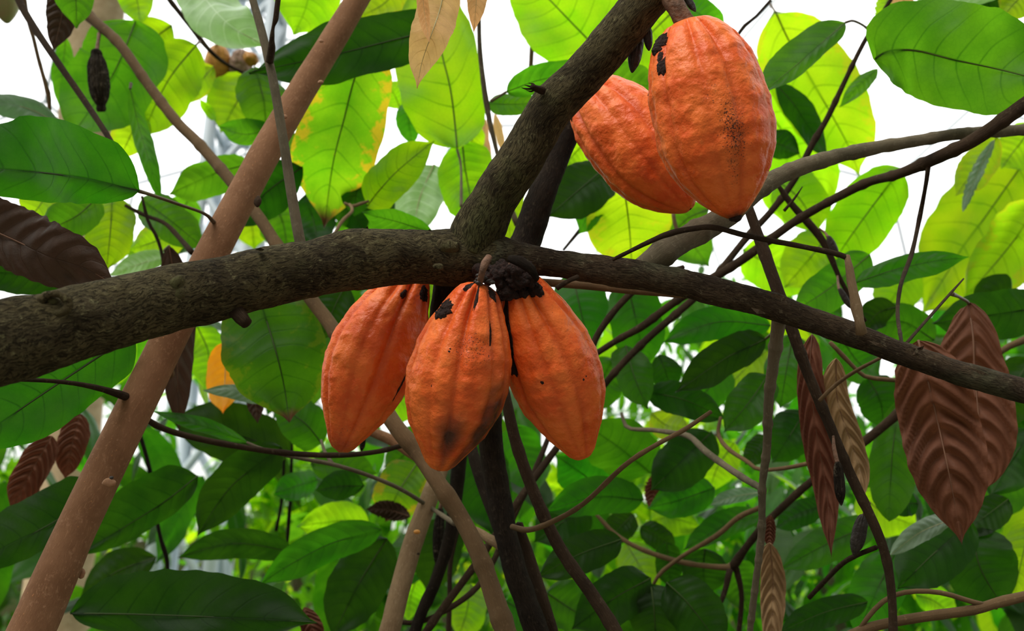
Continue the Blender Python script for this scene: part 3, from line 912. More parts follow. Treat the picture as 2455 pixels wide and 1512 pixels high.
 ('twig', 'thin shoot with a leaf stalk joining the pale slanting twig', 'twig', 'bark_grey',
  [(797, 1112, 1.3, 5), (780, 1085, 1.32, 4), (770, 1055, 1.35, 3)], dict(rough=.05)),
 ('twig', 'brown stalk passing between the tilted fruit tip and the slender tan stem', 'twig', 'bark_brown',
  [(870, 1028, 1.4, 9), (905, 1040, 1.39, 12), (945, 1058, 1.38, 13), (980, 1082, 1.37, 13), (1030, 1115, 1.36, 12)], dict(rough=.05)),
 ('twig', 'dark knotted twig upright between the reddish stem and the veined leaves', 'twig', 'bark_black',
  [(335, 1040, 1.7, 5), (350, 1090, 1.7, 5), (362, 1140, 1.7, 5)], dict(rough=.1, knots=.3, kstep=.04)),
 ('twig', 'dark twig with thorny side spurs above the big dark bottom leaf', 'twig', 'bark_black',
  [(376, 1245, 1.7, 4), (385, 1290, 1.7, 4.5), (400, 1340, 1.7, 5), (402, 1385, 1.7, 5)], dict(rough=.1, knots=.3, kstep=.04)),
 ('twig', 'thin black upright twig, taller of a pair in the pale gap', 'twig', 'bark_black',
  [(700, 1050, 1.9, 3.5), (697, 1180, 1.9, 4), (692, 1250, 1.9, 5), (688, 1310, 1.9, 3)], dict(rough=.1, knots=.2)),
 ('twig', 'thin black upright twig, shorter of a pair in the pale gap', 'twig', 'bark_black',
  [(684, 1040, 1.95, 3.5), (676, 1190, 1.95, 3.5), (662, 1272, 1.95, 4)], dict(rough=.1, knots=.2)),
 ('tree_branch', 'dark branch slanting down from the top corner to the big pointed leaf', 'branch', 'bark_twig',
  [(25, -50, 1.5, 9), (50, 10, 1.48, 9), (75, 55, 1.46, 8.5), (125, 130, 1.42, 8), (200, 238, 1.38, 7.5), (245, 305, 1.34, 7), (290, 378, 1.3, 6)], dict(rough=.05)),
 ('twig', 'thin knobbly pale twig hanging near the top corner against the white gap', 'twig', 'bark_tan',
  [(55, -30, 1.7, 4), (66, 40, 1.7, 4.5), (80, 90, 1.7, 4.5), (92, 140, 1.7, 4.5), (110, 205, 1.7, 5), (118, 240, 1.7, 5), (117, 290, 1.7, 4)], dict(rough=.08, knots=.3, kstep=.05)),
 ('twig', 'dark twig carrying the small ochre fruit at the top', 'twig', 'bark_twig',
  [(395, -15, 1.9, 6), (430, 30, 1.9, 6), (455, 60, 1.9, 6.5), (485, 100, 1.9, 6), (512, 130, 1.9, 5), (545, 155, 1.95, 4), (600, 185, 1.95, 5), (625, 225, 1.95, 6), (650, 285, 1.95, 6)], dict(rough=.07, knots=.15)),
 ('twig', 'slim upright twig hanging beside the folded tan leaves', 'twig', 'bark_grey',
  [(1148, 20, 1.5, 5), (1150, 110, 1.5, 5.5), (1158, 190, 1.5, 6), (1166, 245, 1.5, 7), (1178, 310, 1.5, 5.5), (1195, 380, 1.5, 5), (1215, 470, 1.5, 6), (1240, 540, 1.5, 7)], dict(rough=.06, knots=.1)),
 ('twig', 'straight brown twig behind the speckled lime leaf at the top', 'twig', 'bark_tan',
  [(1278, 60, 2.0, 6), (1272, 170, 2.0, 6)], dict(rough=.04)),
 ('twig', 'thin twig with a pale elbow crossing the white gap by the biggest fruit', 'twig', 'bark_twig',
  [(1848, 0, 1.7, 4), (1810, 42, 1.7, 4), (1785, 62, 1.7, 5), (1755, 105, 1.7, 3.5)], dict(rough=.04)),
 ('twig', 'contorted pale twig behind the branch next to the yellowing leaf', 'twig', 'bark_pale',
  [(825, 486, 1.5, 3), (845, 494, 1.5, 4), (865, 488, 1.5, 4), (884, 482, 1.5, 3)], dict(rough=.1)),
 ('twig', 'forked pale twig standing up from behind the mossy branch', 'twig', 'bark_pale',
  [(800, 565, 1.4, 4), (820, 530, 1.42, 4.5), (845, 505, 1.45, 4), (838, 490, 1.47, 3.5)], dict(rough=.1)),
 ('twig', 'dark twig over the green leaves beside the dark dried leaf', 'twig', 'bark_twig',
  [(340, 470, 1.5, 3), (355, 530, 1.5, 4), (372, 560, 1.5, 4.5), (385, 595, 1.5, 4), (393, 635, 1.5, 4)], dict(rough=.06, knots=.15)),
 ('twig', 'brown twig slanting towards the reddish stem above the mossy branch', 'twig', 'bark_twig',
  [(300, 492, 1.6, 4), (345, 515, 1.6, 4.5), (395, 535, 1.58, 5), (430, 570, 1.55, 6), (460, 605, 1.5, 7)], dict(rough=.06, knots=.15)),
 ('twig', 'thin dark twig slanting in the white gap behind the side limb', 'twig', 'bark_twig',
  [(1425, 505, 1.9, 6), (1395, 545, 1.9, 5.5), (1350, 600, 1.9, 4)], dict(rough=.05)),
 ('twig', 'slender upright twig under the hanging straw-coloured fruit tips', 'twig', 'bark_pale',
  [(1614, 505, 1.6, 5), (1618, 535, 1.6, 5), (1640, 600, 1.6, 4)], dict(rough=.05)),
 ('twig', 'thin brown twig passing in front of the pale dried leaf', 'twig', 'bark_tan',
  [(1965, 960, 1.05, 5), (2000, 925, 1.05, 5), (2050, 890, 1.03, 4.5), (2110, 858, 1.0, 4)], dict(rough=.06)),
 ('twig', 'bare twig between the dried leaves under the side limb', 'twig', 'bark_tan',
  [(1990, 820, 1.3, 5), (2030, 862, 1.3, 5), (2070, 900, 1.3, 5), (2110, 908, 1.3, 5.5), (2165, 912, 1.3, 5)], dict(rough=.08, knots=.15)),
 ('twig', 'pale twig rising to the frame edge behind the big dried brown leaf', 'twig', 'bark_tan',
  [(2390, 850, 1.6, 8), (2420, 830, 1.6, 8), (2480, 805, 1.6, 9)], dict(rough=.08)),
]
for nm, lb, ct, mt, pts, kw in BR:
    kw = dict(kw)
    sg = kw.pop('seg', 16)
    stem(nm, lb, ct, mt, pts, seg=sg, **kw)

# ------------------------------------------------------------------ cacao pods
PROF = [(0, .0), (.012, .22), (.03, .34), (.07, .44), (.14, .58), (.24, .77), (.36, .93), (.48, 1.0), (.58, .985), (.68, .90), (.78, .74), (.86, .555), (.92, .40), (.96, .30), (.985, .19), (1.0, 0.0)]
PROF_BLUNT = [(0, .0), (.008, .25), (.025, .42), (.06, .55), (.12, .71), (.22, .87), (.34, .97), (.48, 1.0), (.60, .985), (.70, .91), (.80, .75), (.88, .55), (.935, .37), (.97, .24), (.99, .14), (1.0, 0.0)]


def interp(tab, t):
    for (a, va), (b, vb) in zip(tab, tab[1:]):
        if t <= b:
            return va + (vb - va) * (t - a) / (b - a)
    return tab[-1][1]


class Pod:
    """The surface of one pod as a function of t (0 stalk .. 1 tip) and the angle th (0 faces the camera)."""

    def __init__(self, base, tip, hw, prof, phase, seed, bend=0.0, ridge=0.10, wart=0.030, neck=1.0, squash=1.0):
        self.b, self.t = P(*base), P(*tip)
        d = 0.5 * (base[2] + tip[2])
        self.r = hw * d / FPX
        self.axis = (self.t - self.b)
        self.len = self.axis.length
        self.z = self.axis.normalized()
        mid = (self.b + self.t) / 2
        view = (CAM - mid).normalized()
        self.x = (view - self.z * view.dot(self.z)).normalized()      # towards the camera
        self.y = self.z.cross(self.x)                                   # sideways in the picture
        if self.y.dot(RGT) < 0: self.y = -self.y
        self.prof, self.phase, self.seed, self.bend, self.ridge, self.wart = prof, phase, seed, bend, ridge, wart
        self.squash = squash

    def furrow(self, th):
        k = 0.0
        for i in range(10):
            a = self.phase + 2 * PI * i / 10 + (0.07 if i % 2 else -0.07)
            d = (th - a + PI) % (2 * PI) - PI
            k += (1.0 if i % 2 == 0 else .62) * math.exp(-(abs(d) / 0.10) ** 1.5)
        return min(k, 1.0)

    def at(self, t, th, lift=0.0):
        R = interp(self.prof, t) * self.r
        env = min(1.0, t / .05) * (1.0 if t < .8 else max(0.35, 1 - (t - .8) * 2.6))
        top = 1 + 2.8 * max(0.0, 1 - t / .30)
        fu = self.furrow(th + 0.10 * math.sin(3 * t + self.seed))
        direction = self.x * math.cos(th) * self.squash + self.y * math.sin(th)
        q = self.b + self.z * (self.len * t) + direction * R
        k = 1 + 0.3 * self.ridge * env * top - 1.2 * self.ridge * env * top * fu * (1 - 0.35 * max(0.0, 1 - abs(t - .6) / .25))
        loc = (self.z * (self.len * t) + direction * R) * 62 + Vector((self.seed * 11.3, 0, 0))
        wn = 1.05 * noise.fractal(loc * 1.15, 1.0, 2.1, 3)
        wv = noise.noise(loc * 0.33) + 0.8 * noise.noise(loc * 0.75 + Vector((5, 3, 1)))
        k += self.wart * min(1, t / .06) * (wn * (1 - 0.45 * fu) * (0.45 if t > .85 else 1) + 0.6 * wv)
        bend = self.y * (self.bend * self.len * math.sin(PI * t))
        return self.b + self.z * (self.len * t) + direction * (R * k + lift) + bend, fu * env

    def where(self, t, xx):
        """The angle whose sideways offset is xx (-1 .. 1) of the half width, on the camera's side."""
        return math.asin(max(-0.98, min(.98, xx)))


def build_pod(name, label, base, tip, hw, prof=PROF, phase=0.2, seed=0, stains=(), specks=(), scurf=0.35, crusts=(), stalk=None, tipnub=True, group='ripe orange cacao pods', **kw):
    pd = Pod(base, tip, hw, prof, phase, seed, **kw)
    root = empty(name, pd.b)
    tag(root, label, 'cacao pod', group)
    nt_, nu = 190, 168
    V, F, A1, A2, A3, A4 = [], [], [], [], [], []
    for j in range(nt_ + 1):
        t = j / nt_
        t = 0.5 - 0.5 * math.cos(PI * t) if True else t
        for i in range(nu):
            th = 2 * PI * i / nu
            p, fu = pd.at(t, th)
            V.append(p)
            A1.append(fu)
            s = 0.0
            ths = (th + PI) % (2 * PI) - PI
            for (t0, a0, rt, ra, k) in stains:
                da = (ths - a0 + PI) % (2 * PI) - PI
                q = ((t - t0) / rt) ** 2 + (da / ra) ** 2
                q *= 1 + 0.8 * noise.noise(Vector((t * 14, th * 3, seed)))
                s = max(s, min(1.0, 1.5 * k * math.exp(-q * .9)))
            A2.append(s)
            m = 0.0
            for (t0, a0, rt, ra, k) in specks:
                da = (ths - a0 + PI) % (2 * PI) - PI
                m = max(m, k * math.exp(-((t - t0) / rt) ** 2 - (da / ra) ** 2))
            A3.append(m)
            A4.append(scurf * max(0.0, abs(math.sin(ths)) ** 3 * (1 if math.cos(ths) > -0.3 else 0.3)))
    for j in range(nt_):
        for i in range(nu):
            a = j * nu + i
            b = j * nu + (i + 1) % nu
            F.append((a, b, b + nu, a + nu))
    husk = mesh('husk', V, F, M['pod'], root, pd.b, attrs={'furrow': A1, 'stain': A2, 'speck': A3, 'scurf': A4})
    # black crusts lying on the skin: (t, angle, half length in t, half width in radians, lift)
    for ci, (t0, a0, rt, ra, lift) in enumerate(crusts):
        n, m = 56, 14
        v, f = [], []
        for i in range(n):
            al = 2 * PI * i / n
            for j in range(m + 1):
                q = j / m
                edge = 1 + 0.30 * noise.fractal(Vector((math.cos(al) * 2.0, math.sin(al) * 2.0, ci * 3.1 + seed)), .6, 2.2, 4)
                t = t0 + rt * q * edge * math.sin(al)
                a = a0 + ra * q * edge * math.cos(al)
                t = min(.995, max(.004, t))
                hh = lift * max(0.0, 1 - q ** 4) * (0.65 + 0.7 * abs(noise.noise(Vector((t * 60, a * 14, ci))))) - 0.0004
                p, _ = pd.at(t, a, hh if j < m else -0.0012)
                v.append(p)
        for i in range(n):
            for j in range(m):
                a = i * (m + 1) + j
                b = ((i + 1) % n) * (m + 1) + j
                f.append((a, a + 1, b + 1, b))
        o = mesh('black_crust', v, f, M['crust'], husk, v[0])
        o['label'] = 'blackish crust on the skin'
    if tipnub:
        lump('tip_scar', pd.at(.985, 0)[0].lerp(pd.at(.985, PI)[0], .5), pd.r * (.11 if name == 'cacao_pod' and hw > 130 else .06), M['crust'], husk, seed, .3, 120, n=12)
    if stalk:
        v, f, u = sweep(px(stalk), nseg=20, rough=.13, rscale=90, n=40)
        mesh('stalk', v, f, M['stalk'], root, V[0], uvs=u)
    return pd


# (t, angle, ...) : angle 0 faces the camera, + is to the picture's right
build_pod('cacao_pod', 'orange cacao pod with a long black slit, its top tucked behind the thick branch',
          (1000, 640, 1.06), (812, 1084, 1.03), 108, phase=0.33, seed=1, bend=-0.028, ridge=.085, wart=.034,
          crusts=[(.60, .98, .085, .05, .0012), (.17, .05, .028, .12, .0016), (.12, .85, .05, .28, .002)],
          specks=[(.9, .1, .1, .8, .5)], stains=[(.97, 0, .05, 1.2, .35)], scurf=.5,
          stalk=[(1030, 610, 1.02, 16), (1005, 628, 1.05, 15), (988, 645, 1.06, 17)])
build_pod('cacao_pod', 'orange cacao pod with a sooty grey lower flank, hanging in the middle under the fork',
          (1150, 676, .955), (1051, 1129, .965), 121, phase=0.02, seed=2, bend=-0.004, ridge=.105, wart=.030,
          stains=[(.70, 1.10, .19, .42, 1.0), (.80, .15, .12, .32, .72), (.88, .9, .12, .35, .6), (.02, 1.2, .05, .6, .7)],
          specks=[(.32, .1, .13, .6, .72), (.35, -.3, .3, .8, .3), (.5, -.9, .3, .4, .4)],
          crusts=[(.075, .02, .075, .075, .0012), (.23, .62, .075, .085, .001), (.17, -1.0, .055, .32, .004), (.03, -.62, .03, .25, .001), (.045, .95, .04, .3, .0015),
                  (.35, .28, .05, .022, .0004), (.34, .55, .035, .022, .0004), (.35, -.28, .015, .055, .0005), (.54, -.5, .018, .03, .0006)],
          stalk=[(1172, 616, .945, 9), (1163, 632, .938, 10), (1156, 652, .936, 8), (1150, 682, .945, 7)])
build_pod('cacao_pod', 'orange cacao pod under the branch with thick black crust down one shoulder',
          (1238, 655, .985), (1400, 1100, 1.02), 112, phase=0.30, seed=3, bend=0.012, ridge=.085, wart=.026,
          crusts=[(.045, -.1, .06, .55, .005), (.08, .45, .05, .4, .005), (.21, -.98, .20, .20, .003), (.38, -1.02, .08, .14, .002), (.50, -.32, .012, .045, .0008), (.56, .52, .010, .03, .0006), (.55, .6, .006, .02, .0006)],
          specks=[(.2, .1, .15, .6, .45)], scurf=.4,
          stalk=[(1222, 640, .965, 13), (1230, 655, .975, 13), (1240, 672, .985, 14)])
build_pod('cacao_pod', 'biggest orange cacao pod, peppered with black specks, hanging high beside the fork',
          (1648, 50, .945), (1764, 524, .935), 139, prof=PROF_BLUNT, phase=0.47, seed=4, bend=0.006, ridge=.078, wart=.026,
          specks=[(.62, .30, .22, .32, .95), (.45, .05, .12, .3, .6), (.18, -.3, .06, .2, .55), (.78, .2, .12, .25, .7), (.3, -.2, .2, .4, .3)],
          stains=[(.995, 0, .02, 3, .7), (.74, .27, .10, .10, .15)],
          crusts=[(.10, -1.0, .055, .22, .004), (.225, -.80, .045, .10, .003), (.17, -.86, .03, .06, .001)], scurf=.9,
          stalk=[(1580, -60, .955, 26), (1600, -20, .95, 24), (1622, 20, .945, 22), (1640, 50, .945, 24), (1648, 66, .945, 26)])
build_pod('cacao_pod', 'orange cacao pod slanting behind the biggest one, partly hidden by the fork',
          (1402, 212, 1.13), (1655, 503, 1.07), 112, prof=PROF_BLUNT, phase=0.55, seed=5, bend=0.016, ridge=.080, wart=.028,
          crusts=[(.60, 1.1, .05, .25, .004), (.78, 1.05, .035, .2, .003), (.1, -.95, .05, .25, .003), (.38, 1.15, .03, .2, .003)],
          specks=[(.6, .4, .2, .4, .35)], scurf=.8,
          stalk=[(1368, 190, 1.10, 14), (1388, 205, 1.12, 15), (1406, 220, 1.13, 16)])


# ------------------------------------------------------------------ small, dead and far fruit
def small_pod(name, label, base, tip, hw, mat, seed, stalk=None, group=None, ridge=.10, wart=.05, prof=None, cap=None):
    pd = Pod(base, tip, hw, prof or PROF_BLUNT, 0.3, seed, ridge=ridge, wart=wart)
    root = empty(name, pd.b)
    tag(root, label, 'cacao pod', group)
    nt_, nu = 60, 60
    V, F, U = [], [], []
    for j in range(nt_ + 1):
        t = 0.5 - 0.5 * math.cos(PI * j / nt_)
        for i in range(nu):
            V.append(pd.at(t, 2 * PI * i / nu)[0])
            U.append((i / nu, t * pd.len))
    for j in range(nt_):
        for i in range(nu):
            a = j * nu + i
            b = j * nu + (i + 1) % nu
            F.append((a, b, b + nu, a + nu))
    mesh('husk', V, F, M[mat], root, pd.b, uvs=U)
    if stalk:
        v, f, u = sweep(px(stalk), nseg=10, rough=.08, rscale=90, n=16)
        mesh('stalk', v, f, M['stalk'], root, V[0], uvs=u)
    if cap:
        lump('dry_calyx', P(*cap[0]), cap[1], M[cap[2]], root, seed, .5, 60, (1, 1, .8), n=12)
    return root


small_pod('dried_pod', 'shrivelled grey-black little pod hanging from the long slender tan stem', (230, 118, 1.60), (243, 268, 1.60), 24, 'dead_pod', 11,
          stalk=[(238, 80, 1.64, 4.5), (236, 95, 1.62, 4), (232, 122, 1.60, 5)], ridge=.16, wart=.10, prof=[(0, .3), (.02, .45), (.1, .5), (.2, .8), (.4, 1), (.6, 1), (.75, .85), (.84, .6), (.9, .42), (.95, .5), (.99, .42), (1, 0)])
small_pod('unripe_pod', 'blurred pale green pod cut off by the top corner', (0, -110, 1.9), (17, 57, 1.9), 38, 'pale_pod', 12, ridge=.05, wart=.015)
small_pod('cacao_pod', 'small blurred ochre pod hanging at the top beside a withered one', (526, 108, 2.1), (516, 210, 2.1), 31, 'yellow_pod', 13, ridge=.05, wart=.015,
          stalk=[(508, 95, 2.05, 4), (520, 102, 2.1, 5), (526, 112, 2.1, 6)])
small_pod('withered_pod', 'withered pinkish-brown pod stuck beside the small ochre pod', (585, 120, 2.1), (570, 195, 2.1), 27, 'pink_pod', 14, ridge=.14, wart=.12,
          cap=((600, 142, 2.06), .014, 'yellow_pod'), stalk=[(545, 150, 2.1, 3), (570, 125, 2.1, 4), (585, 122, 2.1, 5)])
small_pod('dried_pod', 'black shrivelled pod under the fork, longer of the two beside the biggest fruit', (1533, 66, .99), (1515, 175, .985), 17, 'black_pod', 15, ridge=.12, wart=.08,
          stalk=[(1540, 30, .98, 5), (1537, 50, .985, 5), (1533, 70, .99, 6)])
small_pod('dried_pod', 'black shrivelled pod under the fork, shorter of the two beside the biggest fruit', (1552, 60, .975), (1556, 122, .97), 11, 'black_pod', 16, ridge=.12, wart=.08,
          stalk=[(1553, 35, .975, 4), (1552, 50, .975, 4), (1552, 64, .975, 5)])
small_pod('dried_pod', 'dark little pod sticking out above the stalk of the biggest fruit', (1640, -14, .96), (1668, 28, .95), 9, 'black_pod', 17, ridge=.1, wart=.08)
small_pod('dried_pod', 'slim grey withered pod hanging on the falling stem by the narrow brown leaf', (2008, 1105, 1.05), (2017, 1212, 1.05), 13, 'dead_pod', 18, ridge=.14, wart=.08,
          stalk=[(1998, 1045, 1.07, 3), (2000, 1075, 1.06, 5), (2008, 1110, 1.05, 5)])
small_pod('dried_pod', 'black withered pod hanging against the bright leaves below the pale dried leaf', (2070, 1232, 1.09), (2047, 1332, 1.09), 17, 'black_pod', 19, ridge=.1, wart=.07,
          stalk=[(2085, 1205, 1.075, 3), (2075, 1222, 1.085, 3), (2070, 1238, 1.09, 4)])
small_pod('dried_pod', 'dark withered pod hanging in shade beside the pale pinkish-tan stem', (1056, 1215, 1.5), (1045, 1352, 1.5), 13, 'dead_pod', 20, ridge=.14, wart=.08,
          stalk=[(1062, 1175, 1.5, 4), (1058, 1200, 1.5, 4), (1056, 1220, 1.5, 5)])
small_pod('dried_pod', 'thin black pod dangling on the crooked twig over the lime leaf', (1985, 565, 1.38), (2010, 618, 1.38), 9, 'black_pod', 21,
          stalk=[(1965, 548, 1.4, 2.5), (1978, 558, 1.39, 3), (1985, 568, 1.38, 4)])
small_pod('dried_pod', 'thin black pod hanging below the crooked twig over the leaf blade', (2012, 690, 1.36), (2040, 740, 1.36), 8, 'black_pod', 22,
          stalk=[(2008, 660, 1.4, 2.5), (2009, 675, 1.38, 3), (2012, 694, 1.36, 4)])
small_pod('dried_pod', 'small grey dried fruitlet below the tilted orange fruit', (872, 1046, 1.4), (866, 1082, 1.4), 7, 'dead_pod', 23,
          stalk=[(884, 1038, 1.4, 3), (876, 1042, 1.4, 3), (872, 1050, 1.4, 3)])

# ------------------------------------------------------------------ leaves
LP = {
 'o': [(0, 0), (.03, .20), (.08, .42), (.18, .72), (.32, .94), (.46, 1), (.60, .95), (.74, .76), (.85, .48), (.91, .27), (.95, .13), (.98, .05), (1, 0)],
 'b': [(0, 0), (.015, .22), (.05, .50), (.12, .78), (.26, .96), (.43, 1), (.60, .97), (.73, .84), (.82, .63), (.88, .42), (.925, .22), (.955, .10), (.98, .045), (1, 0)],
 'u': [(0, 0), (.02, .2), (.07, .38), (.2, .66), (.38, .90), (.55, 1), (.72, .98), (.84, .80), (.92, .52), (.97, .26), (1, 0)],
 'l': [(0, 0), (.03, .3), (.1, .6), (.25, .9), (.5, 1), (.75, .85), (.9, .5), (.96, .25), (1, 0)],
}


def leaf_blade(mid, wl, wr, prof='o', roll=0.0, fold=.10, dome=.10, quilt=.0009, wave=.10, seed=0, veins=9.0, slant=1.35, nv=48, h=8, jag=0.0, dry=False):
    """World vertices, faces, uvs and stations of one blade; mid: world points from base to tip; wl, wr in metres."""
    cen = catmull(mid, nv)
    rr = random.Random(seed)
    ph = rr.uniform(0, 6.28)
    fq = rr.uniform(9, 15)
    V, U, F, ST = [], [], [], []
    W = 2 * h + 1
    Lp = None
    for j in range(nv + 1):
        t = j / nv
        p = cen[j]
        T = (cen[min(nv, j + 1)] - cen[max(0, j - 1)]).normalized()
        view = (CAM - p).normalized()
        L = view.cross(T)
        if L.length < 1e-4: L = Lp
        L.normalize()
        Nn = T.cross(L)
        r = roll + 0.18 * math.sin(2.2 * t + ph) * (0.4 + t)
        L2 = L * math.cos(r) + Nn * math.sin(r)
        N2 = Nn * math.cos(r) - L * math.sin(r)
        Lp = L
        comp = 1 / max(.45, math.cos(r))
        k = interp(LP[prof], t)
        ST.append((p, N2))
        for i in range(W):
            u = (i - h) / h            # -1 right .. +1 left
            wd = (wl if u > 0 else wr) * k * comp
            edge = 1 + 0.10 * noise.noise(Vector((t * 5 + seed, 3 if u > 0 else 9, 0))) + 0.035 * noise.noise(Vector((t * 17 + seed, 3 if u > 0 else 9, 2))) + jag * noise.noise(Vector((t * 26 + seed, 3 if u > 0 else 9, 5)))
            wd *= edge
            a = abs(u)
            s = t * veins - (a ** (1.8 if dry else 1.4)) * slant
            wmean = 0.5 * (wl + wr)
            z = -dome * wmean * a * a * k + fold * wmean * a * k
            fr = (s + 0.06 * noise.noise(Vector((t * 4, u * 2, seed)))) % 1.0
            if dry:                                # the web between two ribs bellies out and breaks sharply at the rib
                g = fr / .72 if fr < .72 else (1 - fr) / .28
                g = 1 - 2 * g * g * (3 - 2 * g)
            else:
                g = -math.cos(2 * PI * fr)
            z -= quilt * g * min(1, .25 + a * 4) * (1 - a ** 8) * k * (0.5 + 0.5 * k)
            z += wave * wmean * a * a * math.sin(fq * t + ph + (1.7 if u > 0 else 0)) * k
            z += 0.22 * wmean * noise.noise(Vector((t * 2.6, u * 1.3, seed * 2.7)))
            V.append(p + L2 * (u * wd) + N2 * z)
            U.append(((u + 1) / 2, t))
    for j in range(nv):
        for i in range(W - 1):
            a = j * W + i
            F.append((a, a + 1, a + W + 1, a + W))
    return V, F, U, ST


RIBS = {'deep': 'rib_dark', 'mid': 'rib_dark', 'midtip': 'rib_dark', 'brown': 'rib_brown', 'straw': 'rib_brown', 'umber': 'rib_brown', 'tan': 'rib_pale', 'silver': 'rib_pale', 'orange': 'rib_pale', 'grey': 'rib_pale'}
VEINS = {'tan': (12, 1.35), 'brown': (9, 2.1), 'straw': (8, 1.9)}
LEAFN = 0


def leaf(mat, ws, dd, mid, label, stalk=None, prof='o', roll=None, name=None, cat='leaf', group=None, quilt=None, **kw):
    global LEAFN
    LEAFN += 1
    rr = random.Random(LEAFN * 7 + 1)
    n = len(mid)
    pts = []
    for i, (x, y) in enumerate(mid):
        f = i / (n - 1)
        d = dd[0] + (dd[1] - dd[0]) * f + 0.018 * math.sin(PI * f) * rr.uniform(-1.2, 1)
        pts.append(P(x, y, d))
    dm = 0.5 * (dd[0] + dd[1])
    if mat not in ('brown', 'straw', 'umber', 'tan', 'grey'): ws = (ws[0] * 1.08 + 1, ws[1] * 1.08 + 1)
    wl, wr = ws[0] * dm / FPX, ws[1] * dm / FPX
    if roll is None: roll = rr.uniform(-22, 22)
    ve, sl = VEINS.get(mat, (9, 1.35))
    dry = mat in ('brown', 'straw', 'umber')
    if quilt is None: quilt = .0060 * min(1, dm * (ws[0] + ws[1]) / 170) + .001 if mat in ('brown', 'straw') else (.0018 if dry else .0008)
    V, F, U, ST = leaf_blade(pts, wl, wr, prof, math.radians(roll), seed=LEAFN, veins=ve, slant=sl, quilt=quilt, h=16 if dry else 8, nv=150 if dry else 48, dry=dry, **kw)
    org = pts[0]
    root = empty(name or ('dried_leaf' if dry else 'cacao_leaf'), org)
    if group is None: group = 'dried leaves' if dry else ('folded tan young leaves' if mat == 'tan' else 'green cacao leaves')
    tag(root, label, cat, group)
    blade = mesh('blade', V, F, M[mat], root, org, uvs=U)
    rib = [(p + nrm * .0004, .0012 * (1 - 0.8 * k / len(ST)) * min(1.3, (wl + wr) / .07)) for k, (p, nrm) in enumerate(ST)][::4]
    v, f, u = sweep(rib, nseg=6, n=30)
    mesh('midrib', v, f, M[RIBS.get(mat, 'rib')], root, org, uvs=u)
    if stalk:
        sp_ = [(org, .0021)] + [(P(x, y, d), .0019 if i < len(stalk) - 1 else .0027) for i, (x, y, d) in enumerate(stalk)]
        v, f, u = sweep(sp_, nseg=8, n=24)
        mesh('petiole', v, f, M['petiole'], root, org, uvs=u)
    return root


